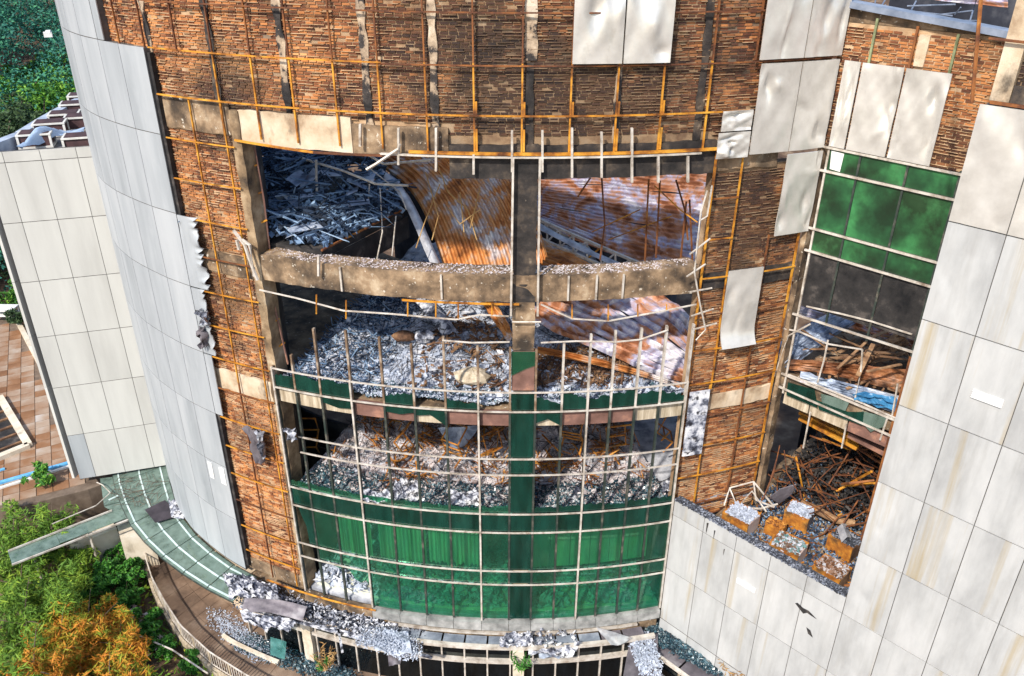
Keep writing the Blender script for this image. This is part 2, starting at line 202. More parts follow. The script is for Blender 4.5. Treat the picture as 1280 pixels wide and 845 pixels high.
# ------------------------------------------------------------------ mesh builder and scene helpers
ORG = {}
class MB:
    def __init__(s): s.v = []; s.f = []; s.sm = []
    def quadface(s, pts): b = len(s.v); s.v += [tuple(p) for p in pts]; s.f.append(tuple(range(b, b + len(pts)))); return s
    def hexa(s, c):      # 8 corners: bottom loop 0-3, top loop 4-7
        b = len(s.v); s.v += [tuple(p) for p in c]
        s.f += [(b + 3, b + 2, b + 1, b), (b + 4, b + 5, b + 6, b + 7)] + [(b + i, b + (i + 1) % 4, b + 4 + (i + 1) % 4, b + 4 + i) for i in range(4)]
        return s
    def sbox(s, S, u0, u1, d0, d1, z0, z1, zr=None):   # box on a wall surface, bent with it; zr: z at the far end (z0b, z1b)
        n = max(1, int(math.ceil(abs(u1 - u0) / S.step())))
        z0b, z1b = zr or (z0, z1); b = len(s.v)
        for i in range(n + 1):
            t = i / n; u = u0 + (u1 - u0) * t; a0 = z0 + (z0b - z0) * t; a1 = z1 + (z1b - z1) * t
            s.v += [S.P(u, d0, a0), S.P(u, d1, a0), S.P(u, d1, a1), S.P(u, d0, a1)]
        for i in range(n):
            o = b + 4 * i
            s.f += [(o + j, o + 4 + j, o + 4 + (j + 1) % 4, o + (j + 1) % 4) for j in range(4)]
        s.f += [(b, b + 1, b + 2, b + 3), (b + 4 * n + 3, b + 4 * n + 2, b + 4 * n + 1, b + 4 * n)]
        return s
    def box(s, c, hx, hy, hz, rz=0., rx=0., ry=0.):
        M = Matrix.Rotation(rz, 3, 'Z') @ Matrix.Rotation(ry, 3, 'Y') @ Matrix.Rotation(rx, 3, 'X'); c = Vector(c)
        q = [c + M @ Vector((sx * hx, sy * hy, sz * hz)) for sz in (-1, 1) for sx, sy in ((-1, -1), (1, -1), (1, 1), (-1, 1))]
        return s.hexa(q)
    def tube(s, pts, r, n=6, r1=None, cap=True):
        pts = [Vector(p) for p in pts]; b = len(s.v); K = len(pts)
        for i, p in enumerate(pts):
            d = (pts[min(i + 1, K - 1)] - pts[max(i - 1, 0)]); d = d.normalized() if d.length > 1e-9 else Vector((0, 0, 1))
            a = d.cross(Vector((0, 0, 1)));
            if a.length < .05: a = d.cross(Vector((0, 1, 0)))
            a.normalize(); c = d.cross(a); rr = r + ((r1 if r1 is not None else r) - r) * i / max(1, K - 1)
            for k in range(n):
                t = 2 * math.pi * (k + .5) / n; s.v.append(tuple(p + a * math.cos(t) * rr + c * math.sin(t) * rr))
        for i in range(K - 1):
            for k in range(n):
                o = b + i * n; s.f.append((o + k, o + (k + 1) % n, o + n + (k + 1) % n, o + n + k))
        if cap: s.f += [tuple(range(b + n - 1, b - 1, -1)), tuple(range(b + (K - 1) * n, b + K * n))]
        return s
    def bar(s, a, b_, w, h):   # rectangular bar between two points
        a, b_ = Vector(a), Vector(b_); d = (b_ - a).normalized(); x = d.cross(Vector((0, 0, 1)))
        if x.length < .05: x = d.cross(Vector((0, 1, 0)))
        x.normalize(); y = x.cross(d); x *= w / 2; y *= h / 2
        return s.hexa([a - x - y, a + x - y, a + x + y, a - x + y, b_ - x - y, b_ + x - y, b_ + x + y, b_ - x + y])
    def grid(s, rows, th=0., nrm=None):       # rows of points; th gives the sheet a back
        b = len(s.v); n = len(rows[0]); m = len(rows)
        for r in rows: s.v += [tuple(p) for p in r]
        for i in range(m - 1):
            for j in range(n - 1):
                o = b + i * n + j; s.f.append((o, o + 1, o + n + 1, o + n))
        if th:
            nv = Vector(nrm) * th; k = len(s.v)
            for r in rows: s.v += [tuple(Vector(p) - nv) for p in r]
            for i in range(m - 1):
                for j in range(n - 1):
                    o = k + i * n + j; s.f.append((o + n, o + n + 1, o + 1, o))
            rim = [i for i in range(n)] + [i * n + n - 1 for i in range(1, m)] + [(m - 1) * n + j for j in range(n - 2, -1, -1)] + [i * n for i in range(m - 2, 0, -1)]
            e = len(s.v); nr_ = len(rim)      # the rim has its own vertices so that smooth faces stay true at the edge
            s.v += [s.v[b + i] for i in rim] + [s.v[k + i] for i in rim]
            for q in range(nr_):
                q2 = (q + 1) % nr_; s.f.append((e + q2, e + q, e + nr_ + q, e + nr_ + q2))
        return s
    def prism(s, poly, off):       # polygon pushed along a vector
        b = len(s.v); n = len(poly); off = Vector(off)
        s.v += [tuple(p) for p in poly] + [tuple(Vector(p) + off) for p in poly]
        s.f += [tuple(range(b + n - 1, b - 1, -1)), tuple(range(b + n, b + 2 * n))] + [(b + i, b + (i + 1) % n, b + n + (i + 1) % n, b + n + i) for i in range(n)]
        return s
    def build(s, name, m, parent=None, smooth=False, org=None, **props):
        o0 = np.array(org if org is not None else (ORG[parent.name] if parent else (0, 0, 0)), float)
        if org is None and parent is None and s.v: a = np.array(s.v); o0 = np.array([(a[:, 0].min() + a[:, 0].max()) / 2, (a[:, 1].min() + a[:, 1].max()) / 2, a[:, 2].min()])
        me = bpy.data.meshes.new(name)
        me.from_pydata((np.array(s.v) - o0).tolist(), [], s.f); me.update()
        if smooth: k_ = len(me.polygons) if smooth is True else int(smooth); me.polygons.foreach_set('use_smooth', [i < k_ for i in range(len(me.polygons))])
        me.materials.append(m)
        o = bpy.data.objects.new(name, me); COL.objects.link(o)
        if parent: o.parent = parent; o.location = o0 - np.array(ORG[parent.name])
        else: o.location = o0
        ORG[o.name] = tuple(o0)
        for k, v in props.items(): o[k] = v
        return o
def thing(name, loc, label, cat, group=None):
    o = bpy.data.objects.new(name, None); o.empty_display_size = .2; COL.objects.link(o); o.location = tuple(loc); ORG[o.name] = tuple(float(c) for c in loc)
    o['label'] = label; o['category'] = cat
    if group: o['group'] = group
    return o
def tag(o, label, cat=None, group=None, kind=None):
    o['label'] = label
    if cat: o['category'] = cat
    if group: o['group'] = group
    if kind: o['kind'] = kind
    return o
def rotm(n, tilt=math.pi):      # n random rotation matrices; tilt limits the lean from flat
    a = RNG.uniform(0, 2 * math.pi, n); t = RNG.uniform(-tilt, tilt, n); b = RNG.uniform(0, 2 * math.pi, n)
    ca, sa, ct, st, cb, sb = np.cos(a), np.sin(a), np.cos(t), np.sin(t), np.cos(b), np.sin(b); z = np.zeros(n); o = np.ones(n)
    A = np.stack([ca, -sa, z, sa, ca, z, z, z, o], -1).reshape(n, 3, 3); T = np.stack([o, z, z, z, ct, -st, z, st, ct], -1).reshape(n, 3, 3)
    B = np.stack([cb, -sb, z, sb, cb, z, z, z, o], -1).reshape(n, 3, 3); return A @ T @ B
def chips(mb, pts, sx, sy, sz, tilt=math.pi):    # irregular little blocks; sx.. are (lo, hi) half sizes
    pts = np.array(pts); n = len(pts)
    if n == 0: return mb
    h = np.stack([RNG.uniform(*sx, n), RNG.uniform(*sy, n), RNG.uniform(*sz, n)], -1)
    c = np.array([[-1, -1, -1], [1, -1, -1], [1, 1, -1], [-1, 1, -1], [-1, -1, 1], [1, -1, 1], [1, 1, 1], [-1, 1, 1]], float)
    q = c[None] * h[:, None] * RNG.uniform(.6, 1.15, (n, 8, 1)); q = np.einsum('nij,nkj->nki', rotm(n, tilt), q) + pts[:, None]
    b = len(mb.v); mb.v += [tuple(p) for p in q.reshape(-1, 3).tolist()]
    fc = [(3, 2, 1, 0), (4, 5, 6, 7), (0, 1, 5, 4), (1, 2, 6, 5), (2, 3, 7, 6), (3, 0, 4, 7)]
    mb.f += [tuple(b + 8 * i + k for k in f) for i in range(n) for f in fc]
    return mb
def leaves(mb, pts, lo, hi, asp=.5, up=None):      # leaf blades: two triangles folded on the midrib
    pts = np.array(pts); n = len(pts); L = RNG.uniform(lo, hi, n)
    q = np.array([[-1, 0, 0], [0, -asp, .12], [1, 0, -.1], [0, asp, .12]], float)[None] * L[:, None, None]
    q = np.einsum('nij,nkj->nki', rotm(n, math.pi if up is None else up), q) + pts[:, None]
    b = len(mb.v); mb.v += [tuple(p) for p in q.reshape(-1, 3).tolist()]
    mb.f += [(b + 4 * i, b + 4 * i + 1, b + 4 * i + 2, b + 4 * i + 3) for i in range(n)]
    return mb
def vnoise(x, y, s=1.):      # cheap smooth bumps for heaps and dents
    return (math.sin(x * 1.7 * s + 1.3) * math.cos(y * 2.1 * s - .4) + .5 * math.sin(x * 3.9 * s - y * 3.1 * s + 2.) + .3 * math.cos(x * 7.3 * s + y * 6.1 * s)) / 1.8

def panel(S, u0, u1, z0, z1, dep, m, parent, name='facade_panel', dent=0., gap=.009, th=.03, seed=None, n=14, ragged=0., curl=0., label=None):
    rs = random.Random(seed if seed is not None else random.random()); g = gap / S.lin
    a, b = min(u0, u1) + g, max(u0, u1) - g; c, d = z0 + gap * 1.4, z1 - gap * 1.4
    if not dent and not ragged and not curl:
        mb = MB().sbox(S, a, b, dep - th, dep, c, d)
    else:
        dents = [(rs.random(), rs.random(), rs.uniform(.08, .3), rs.uniform(.05, .16), rs.uniform(0, 3.14), rs.choice((-1, -1, .8))) for _ in range(rs.randint(4, 7))]
        rows = []
        for i in range(n + 1):
            row = []
            for j in range(n + 1):
                s_, t = j / n, i / n; o = 0.
                for dx, dz, w, w2, an, sg in dents:
                    ex = (s_ - dx) * math.cos(an) + (t - dz) * math.sin(an); ey = -(s_ - dx) * math.sin(an) + (t - dz) * math.cos(an)
                    o += sg * (math.exp(-(ex / w) ** 2 - (ey / w2) ** 2) if w < .19 else .8 * math.exp(-(ex / w) ** 2 - abs(ey) / w2 * 1.6))
                o += .25 * vnoise(s_ * 3 + dents[0][0] * 9, t * 4 + dents[0][1] * 9)
                o *= dent * min(1, 6 * min(s_, 1 - s_) + .35) * min(1, 6 * min(t, 1 - t) + .35)
                uu = a + (b - a) * s_; zz = c + (d - c) * t
                if ragged and s_ > .5:
                    k = (s_ - .5) * 2; uu += k * ragged / S.lin * vnoise(t * 5 + 3, t * 9 + 1, 1.6); o += k * k * ragged * .9 * math.sin(t * 47 + 3 * math.sin(t * 13))
                if curl: o += curl * max(0, .25 - t) ** 2 * 9
                row.append(S.P(uu, dep + o, zz))
            rows.append(row)
        nr = np.array(S.P((a + b) / 2, 1, 0)) - np.array(S.P((a + b) / 2, 0, 0))
        mb = MB().grid(rows, th, nr)
    return mb.build(name, m, parent, smooth=(n * n if (dent or ragged or curl) else False), **({'label': label} if label else {}))

def brickwork(S, u0, u1, z0, z1, dep, parent, holes=(), lips=.45, single=False, L=.2, H=.0665):
    """wall part with its bricks: a backing, protruding mortar beds and every brick a little proud or set back"""
    a, b = min(u0, u1), max(u0, u1)
    wall = MB().sbox(S, a, b, dep - .3, dep - .034, z0, z1).build('brick_wall', m_back, parent)
    du = L / S.lin; mb = MB(); mo = MB(); n = int((z1 - z0) / H); k = 0
    def inside(u, z): return any(h[0] < u < h[1] and h[2] < z < h[3] for h in holes)
    proto = None
    for i in range(n):
        zb = z0 + i * H; u = a - (du / 2 if i % 2 else 0) - random.uniform(0, .1) * du
        while u < b:
            w = du * random.uniform(.94, 1.06); s_, e = max(a, u), min(b, u + w - .024 / S.lin)
            u += w
            if e - s_ < .2 * du or inside((s_ + e) / 2, zb + H / 2) or random.random() < .015: continue
            d = dep - .012 + random.uniform(-.010, .012) - (.03 if random.random() < .05 else 0)
            if single and k < 290 and abs(e - s_) > .8 * du:
                k += 1
                if proto is None: proto = MB().box((0, 0, 0), .5, .5, .5).build('brick', m_brickp, wall, org=(0, 0, 0)); o = proto
                else: o = proto.copy(); COL.objects.link(o); o.parent = wall
                c = np.array(S.P((s_ + e) / 2, d - .06, zb + H * .46)); o.location = c - np.array(ORG[wall.name])
                o.rotation_euler = (random.uniform(-.05, .05), random.uniform(-.03, .03), math.atan2(S.d[1], S.d[0]) + random.uniform(-.03, .03)); o.scale = ((e - s_), .12, H - .018)
            else:
                zt = zb + H - .023 + random.uniform(-.005, .005)
                mb.hexa([S.P(s_, d, zb), S.P(e, d, zb), S.P(e, d - .07, zb), S.P(s_, d - .07, zb), S.P(s_, d, zt), S.P(e, d, zt), S.P(e, d - .07, zt), S.P(s_, d - .07, zt)])
        u = a + random.uniform(0, 1) * du
        zz = zb + H - .0165
        while u < b:
            w = du * random.uniform(.4, 1.9); e = min(b, u + w)
            q = vnoise(u * S.lin * .45 + 5, zz * .6)
            if random.random() < lips + .45 * q and not inside((u + e) / 2, zz):
                pr = random.uniform(.004, .026); hz = random.uniform(.008, .017)
                mo.hexa([S.P(u, dep + pr, zz), S.P(e, dep + pr * .7, zz), S.P(e, dep - .05, zz), S.P(u, dep - .05, zz), S.P(u, dep + pr * .8, zz + hz), S.P(e, dep + pr * .6, zz + hz * .9), S.P(e, dep - .05, zz + hz), S.P(u, dep - .05, zz + hz)])
            u = e + random.uniform(.0, .25) * du
    if mb.f: mb.build('brick_courses', m_brick, wall, kind='stuff')
    if mo.f: mo.build('mortar_beds', m_mort, wall, kind='stuff')
    return wall
m_brickp = mat('burnt_brick_single', [(0, (.025, .013, .010)), (.3, (.085, .034, .020)), (.65, (.22, .085, .035)), (1, (.50, .23, .09))], .9, 6, .85, 0, .25, 45, objrand=.5, world=True, stain=((.03, .022, .018), .9, .46, .60, (1, 1, 1), .75), stain2=((.55, .30, .12), 1.2, .60, .70, (1, 1, 1), .6))

# ================================================================== THE BURNT BUILDING
bld = thing('burnt_building', pc(640, 790, .1), 'burnt-out curved building with bare brick, a huge torn opening and green glazing', 'building')
SEAM = [-.9, -2.97, -5.04, -7.1, -9.17, -11.24, -13.31, -15.3, -17.36, -19.45]
# brickwork and concrete of the curved front
D = -.2
brickwork(CYL, -33.4, 23.1, -4.85, -.35, D, bld, holes=[(-28, 14.3, -4.9, -4.5), (-20.6, -4.6, -4.9, -4.28)])
brickwork(CYL, -28.4, -21.25, -19.45, -4.86, D, bld, holes=[(-28.4, -21, -8.7, -8.0)])
brickwork(CYL, 14.45, 23.1, -16.1, -5.4, D, bld, holes=[(14.4, 23.2, -8.6, -8.1), (14, 23.2, -5.5, -5.0), (14, 23.2, -12.3, -11.8)])
def cpart(name, m, *a, parent=bld, **k):
    zr = k.pop('zr', None); return MB().sbox(CYL, *a, zr=zr).build(name, m, parent, **k)
def rough_beam(S, u0, u1, d0, d1, z0, z1, m, name, parent=bld, sag=0., amp=.03, label=None):   # concrete with spalled edges
    n = max(2, int(abs(u1 - u0) * S.lin / .12)); mb = MB(); b = 0
    for i in range(n + 1):
        t = i / n; u = u0 + (u1 - u0) * t; s_ = -sag * 4 * t * (1 - t)
        r = lambda k: amp * vnoise(u * S.lin * 2.3 + k * 7.7, k * 3.1 + u * .7, 1.3)
        mb.v += [S.P(u, d0, z0 + s_ + r(1)), S.P(u, d1 + .6 * r(2), z0 + s_ + r(1)), S.P(u, d1 + .4 * r(3), z1 + s_ + r(4)), S.P(u, d0, z1 + s_ + r(5) * .6)]
    for i in range(n):
        o = 4 * i; mb.f += [(o + j, o + 4 + j, o + 4 + (j + 1) % 4, o + (j + 1) % 4) for j in range(4)]
    mb.f += [(0, 1, 2, 3), (4 * n + 3, 4 * n + 2, 4 * n + 1, 4 * n)]
    return mb.build(name, m, parent, **({'label': label} if label else {}))
# lintel over the opening, ring beam across it, bands where the floors meet the brick
rough_beam(CYL, -20.5, -11.6, -.55, -.13, -5.02, -4.22, m_concl, 'concrete_lintel', label='pale scorched plaster lintel')
rough_beam(CYL, -11.55, -4.7, -.55, -.13, -5.02, -4.36, m_conc, 'concrete_lintel')
rough_beam(CYL, -4.65, 14.4, -.55, -.11, -5.48, -4.72, m_concd, 'concrete_lintel', label='blackened lintel with hanging brackets')
rough_beam(CYL, -20.4, 14.2, -.75, -.12, -8.57, -7.86, m_conc, 'ring_beam', sag=0.02, label='spalled concrete beam crossing the opening')
for u0, u1, z0, z1, m in ((-28.3, -21.3, -8.62, -8.05, m_conc), (14.5, 23, -8.55, -8.1, m_concd), (14.5, 19.6, -5.45, -5.02, m_conc), (14.5, 23, -12.25, -11.8, m_concl), (-28.3, -21.3, -4.86, -4.1, m_conc), (-28.3, -21.3, -12.4, -11.75, m_concl)):
    rough_beam(CYL, u0, u1, -.4, -.165, z0, z1, m, 'concrete_band', amp=.05)
rough_beam(CYL, -28, -20.6, -.4, -.17, -19.48, -19.0, m_conc, 'concrete_band', amp=.03)
# door-side jamb and the sooty column
rough_beam_v = []
def rough_post(S, u, w, d0, d1, z0, z1, m, name, amp=.02, parent=bld, label=None):
    n = max(2, int((z1 - z0) / .15)); mb = MB(); hw = w / 2 / S.lin
    for i in range(n + 1):
        z = z0 + (z1 - z0) * i / n; r = lambda k: amp * vnoise(z * 2.6 + k * 5.1, k * 2.2 + z * .6, 1.2)
        mb.v += [S.P(u - hw + r(1) / S.lin, d0, z), S.P(u + hw + r(2) / S.lin, d0, z), S.P(u + hw + r(2) / S.lin, d1 + r(3), z), S.P(u - hw + r(1) / S.lin, d1 + r(4), z)]
    for i in range(n):
        o = 4 * i; mb.f += [(o + j, o + (j + 1) % 4, o + 4 + (j + 1) % 4, o + 4 + j) for j in range(4)]
    mb.f += [(3, 2, 1, 0), (4 * n, 4 * n + 1, 4 * n + 2, 4 * n + 3)]
    return mb.build(name, m, parent, **({'label': label} if label else {}))
rough_post(CYL, -20.85, .26, -.6, -.1, -19.4, -4.25, m_jamb, 'concrete_jamb')
rough_post(CYL, .66, .56, -.75, -.115, -8.6, -4.7, m_concd, 'concrete_column', label='soot-black upper column')
rough_post(CYL, .66, .56, -.75, -.115, -9.95, -8.6, m_conc, 'concrete_column')
rough_post(CYL, .66, .5, -.75, -.18, -19.3, -9.95, m_concl, 'concrete_column')
for x, y, w, z0, m in ((188, 60, .16, -4.1, m_pil), (264, 60, .17, -4.1, m_concd), (352, 60, .18, -4.3, m_pil), (455, 60, .18, -4.6, m_pil), (541, 60, .17, -4.7, m_pil), (664, 30, .26, -2.9, m_pil), (662, 120, .18, -4.7, m_concd), (773, 110, .14, -4.7, m_pil), (878, 100, .17, -4.7, m_concd)):
    rough_post(CYL, caz(x, y, -.2)[0], w, -.4, -.175, z0, -.4 if z0 > -2.95 or y != 120 else -2.95, m, 'concrete_pilaster', amp=.035)
# ---- steel framing in front of the brick
VB = [-21.8, -18.65, -15.65, -12.45, -9.3, -6.1, -2.87, .35, 3.6, 6.73, 9.85, 13.2, 16.4]
def bar_v(u, z0, z1, m, w=.034, d0=-.1, d1=-.06, S=CYL, name='frame_post', lean=0.):
    return MB().hexa([S.P(u - w / 2 / S.lin, d0, z0), S.P(u + w / 2 / S.lin, d0, z0), S.P(u + w / 2 / S.lin, d1, z0), S.P(u - w / 2 / S.lin, d1, z0),
                      S.P(u + lean - w / 2 / S.lin, d0, z1), S.P(u + lean + w / 2 / S.lin, d0, z1), S.P(u + lean + w / 2 / S.lin, d1, z1), S.P(u + lean - w / 2 / S.lin, d1, z1)]).build(name, m, bld)
def bar_h(u0, u1, z, m, w=.03, d0=-.058, d1=-.025, S=CYL, zr=None, name='frame_rail'):
    zz = zr if zr is not None else z
    return MB().sbox(S, u0, u1, d0, d1, z - w / 2, z + w / 2, zr=(zz - w / 2, zz + w / 2)).build(name, m, bld)
for i, u in enumerate(VB):
    bar_v(u, -2.95, -.4, m_rust)
    if u < 14: bar_v(u, -4.86, -2.93, m_yel, .038)
    if u > -16 and u < 10 and u > -3.5: MB().sbox(CYL, u + .08, u + .22, -.09, -.05, -4.84, -4.35).build('frame_bracket', m_yel, bld); MB().sbox(CYL, u + .08, u + .22, -.09, -.05, -4.05, -3.75).build('frame_bracket', m_yel, bld)
for u in (-25, -28.2, -31.3): bar_v(u, -3.0, -.4, m_rust)
bar_h(-33, 16.5, -.95, m_rust); bar_h(-27.8, 16.5, -1.93, m_rust)
bar_h(-27.7, -9, -2.97, m_yel); bar_h(-9, 23, -2.99, m_rust)
bar_h(-27.7, 16.4, -4.05, m_yel, .036)
bar_h(-20.9, -14.5, -4.93, m_yel, .05, zr=-5.04); bar_h(-14.5, -7.4, -5.04, m_rust, .05, zr=-5.0); bar_h(-7.4, 14.2, -4.88, m_yel, .06, -.04, .03); bar_h(-9.4, 13, -4.95, m_alu, .04, -.02, .05)
for u in (-24.7, -21.75): bar_v(u, -12.0, -4.05, m_yel, .034); bar_v(u, -19.4, -12.0, m_rust if u < -23 else m_yel, .034)
for k in range(14):
    z = -5.1 - k * 1.035; bar_h(-27.6, -21.0, z, m_yel if k % 4 != 3 else m_rust, .028, zr=z + random.uniform(-.03, .03))
bar_v(14.35, -15.5, -4.9, m_yel, .05); bar_v(16.5, -11.5, -5.1, m_yel); bar_v(16.4, -15.6, -11.4, m_yel); bar_v(19.75, -15.3, -7.2, m_rust); bar_v(22.6, -15.2, -7.2, m_yel, .05)
for k in range(10):
    z = -6.1 - k * 1.035; full = z < -8
    bar_h(14.4, 22.7 if full else 16.5, z, m_yel if k % 3 else m_rust, .03)
# aluminium stubs hanging over the lintel
for x, y0, y1 in ((398, 320, 345), (450, 155, 183), (498, 160, 206), (545, 160, 214), (592, 193, 218), (640, 163, 215), (678, 163, 215), (715, 160, 222), (752, 165, 222), (790, 160, 228), (823, 195, 228), (860, 195, 228)):
    a0, z0 = caz(x, y1, .03); a1, z1 = caz(x, y0, .03)
    bar_v(a0, z0, z1, m_alu, .05, -.02, .05, name='aluminium_stub', lean=a1 - a0)
for x in (641.5, 675): a0, z0 = caz(x - 3, 395, .03); a1, z1 = caz(x, 196, .03); bar_v(a0, z0, z1, m_alu, .05, -.02, .05, name='aluminium_strip', lean=a1 - a0)
for x in (428, 545 + 7, 743 - 33, 745, 778):   # flats fixed over the ring beam
    a0, z0 = caz(x, 374, -.05); bar_v(a0, -8.55, -7.9, m_alu, .045, -.11, -.06, name='aluminium_stub')

# ---- grey cladding on the left curve
cols = [-28.05 - 3.1 * i for i in range(13)]
for r in range(9):
    z1, z0 = SEAM[r], SEAM[r + 1]
    for i in range(12):
        u1, u0 = cols[i], cols[i + 1]
        if r == 0 and i < 2: continue
        if r == 0 and i == 1: u1 = -33.3
        panel(CYL, u0, u1, z0, z1, .0, m_clad, bld, name='cladding_panel')
panel(CYL, -36.3, -34.3, -.9, .6, .0, m_clad, bld, name='cladding_panel'); 
for i in range(3, 12): panel(CYL, cols[i + 1], cols[i], -.9, 1.1, .0, m_clad, bld, name='cladding_panel')
panel(CYL, -34.2, -33.15, -2.97, -.9, .0, m_clad, bld, name='cladding_panel')
panel(CYL, -28.03, -26.0, -9.17, -7.12, .0, m_clad, bld, 'cladding_panel', dent=.03, ragged=.10, seed=3, n=34, label='half panel with a crumpled torn edge')
panel(CYL, -28.03, -26.6, -11.24, -9.19, .0, m_clad, bld, 'cladding_panel', dent=.02, ragged=.06, seed=5, n=26)
panel(CYL, -28.03, -27.1, -13.31, -11.26, .0, m_clad, bld, 'cladding_panel')
MB().sbox(CYL, -70, -33.3, -.35, -.010, -19.5, .9).build('backing_wall', m_edge, bld)
MB().sbox(CYL, -33.3, -28.06, -.35, -.010, -19.5, -3.0).build('backing_wall', m_edge, bld)
MB().sbox(CYL, -27.98, -27.7, -.17, -.05, -19.3, -3.1).build('dark_edge_strip', m_char, bld)  # narrow black strip along the right edge of the cladding
for x0, x1 in ((258, 269), (272, 284)):   # two white service plates
    p = [caz(x0, 580), caz(x1, 608)]; MB().sbox(CYL, p[0][0], p[1][0], .005, .02, -16.02, -15.4).build('service_plate', m_wht, bld)

# ---- loose pale panels still hanging on the front
panel(CYL, 3.55, 6.85, -2.95, -.4, .03, m_crump, bld, dent=.10, seed=21, n=30, label='creased white panel, left of the pair hung high on the brick')
panel(CYL, 6.9, 10.1, -2.95, -.4, .03, m_crump, bld, dent=.10, seed=22, n=30, label='creased white panel, right of the pair hung high on the brick')
for (u0, u1, z0, z1, sd_, dn) in ((16.75, 20.0, -5.08, -3.02, 31, .05), (20.05, 23.2, -5.08, -3.02, 32, .05), (16.5, 20.0, -2.96, -.5, 33, .05), (20.05, 23.25, -2.96, -.5, 34, .05), (20.0, 23.2, -7.22, -5.14, 35, .05)):
    panel(CYL, u0, u1, z0, z1, .03, m_crump, bld, dent=dn * 1.5, seed=sd_, n=26)
panel(CYL, 16.45, 19.55, -10.15, -8.0, .03, m_crump, bld, dent=.05, seed=41, n=18, curl=.35, label='single loose panel with its foot curled outward')
panel(CYL, 14.45, 16.3, -13.58, -11.45, .03, m_foil, bld, dent=.025, seed=43, n=14, label='narrow flaking white panel')
panel(CYL, 14.1, 16.6, -5.12, -4.5, .06, m_crump, bld, dent=.14, seed=45, n=16, label='crushed panel bulging off the wall'); panel(CYL, 14.3, 16.65, -4.5, -4.02, .02, m_crump, bld, dent=.10, seed=46, n=16)

# ---- curtain wall
MUL = [-20.6, -18.59, -16.2, -13.42, -10.65, -8.1, -5.53, -2.88, -.36, 1.68, 3.8, 5.88, 7.79, 9.86, 11.91, 14.15]
TZ = [-11.14, -11.74, -13.27, -13.81, -15.19, -15.87, -17.34, -17.88, -19.34]
tops = {-20.6: -11.0, -18.59: -10.6, -16.2: -9.7, -13.42: -9.73, -10.65: -9.8, -8.1: -9.8, -5.53: -9.5, -2.88: -9.77, -.36: -9.9, 1.68: -9.9, 3.8: -9.6, 5.88: -9.4, 7.79: -9.45, 9.86: -9.4, 11.91: -9.45, 14.15: -9.4}
for u in MUL:
    white = u in (-13.42, -2.88, 5.88, 14.15, -20.6)
    top = tops[u]
    MB().sbox(CYL, u - .09, u + .09, -.09, -.012, -19.36, -11.75).build('mullion', m_dkbar, bld)
    MB().sbox(CYL, u - .085, u + .085, -.09, -.006, -11.745, top + random.uniform(-.1, .1)).build('mullion_stub', m_alu if u > 3 else m_stub, bld)
    if white: MB().sbox(CYL, u - .075, u + .075, -.008, .036, -19.36, -11.1).build('mullion_cap', m_alu, bld)
for k, z in enumerate(TZ):
    if k == 8: continue
    a = -20.6 if k not in (2, 3) else -18.9
    sag = .04 if k in (0,) else 0
    MB().sbox(CYL, a, 14.15, -.006, .03, z - .019, z + .019).build('transom', m_alu, bld)
def bow(u0, u1, pts, m, name, w=.045, dep=.02):     # a warped aluminium rail: pts = [(u, z)]
    return MB().tube([CYL.P(u, dep, z) for u, z in pts], w / 2, 5).build(name, m, bld)
bow(0, 0, [caz(*p) for p in ((325, 362), (370, 372), (430, 388), (490, 392), (545, 397), (570, 399), (600, 393), (636, 395))], m_alu, 'warped_rail')
bow(0, 0, [caz(*p) for p in ((553, 425), (590, 428), (637, 427))], m_alu, 'warped_rail'); bow(0, 0, [caz(*p) for p in ((676, 380), (715, 398), (760, 401), (830, 388), (870, 380))], m_alu, 'warped_rail')
bow(0, 0, [caz(*p) for p in ((676, 428), (720, 426), (770, 427), (800, 424), (835, 412))], m_alu, 'warped_rail'); bow(0, 0, [caz(*p) for p in ((676, 402), (640, 402))], m_alu, 'warped_rail')
for x, y0, y1 in ((396, 368, 392), (433, 375, 398), (545, 378, 396), (573, 378, 398), (615, 378, 394), (510, 378, 395), (715, 380, 398), (760, 380, 401), (797, 380, 395), (833, 380, 388)):
    bow(0, 0, [caz(x, y0), caz(x, y1)], m_yel, 'short_hanger', .04)
bar_h(-8.6, .3, -8.62, m_yel, .05)
def pane(u0, u1, z0, z1, m, name='glass_pane', dep=-.03, th=.012, poly=None, label=None):
    if poly is None: return MB().sbox(CYL, u0 + .1, u1 - .1, dep - th, dep, z0 + .03, z1 - .03).build(name, m, bld)
    n = np.array(CYL.P((u0 + u1) / 2, 1, 0)) - np.array(CYL.P((u0 + u1) / 2, 0, 0))
    return MB().prism([CYL.P(u, dep, z) for u, z in poly], -n * th).build(name, m, bld)
def jag(u0, u1, z0, h0, h1, n=9, amp=.12):  # a shard standing on its sill
    u0 += .1; u1 -= .1
    top = [(u1 + (u0 - u1) * i / n, z0 + h1 + (h0 - h1) * i / n + random.uniform(-amp, amp)) for i in range(n + 1)]
    return [(u0, z0), (u1, z0)] + [(u, max(z0 + .03, z)) for u, z in top]
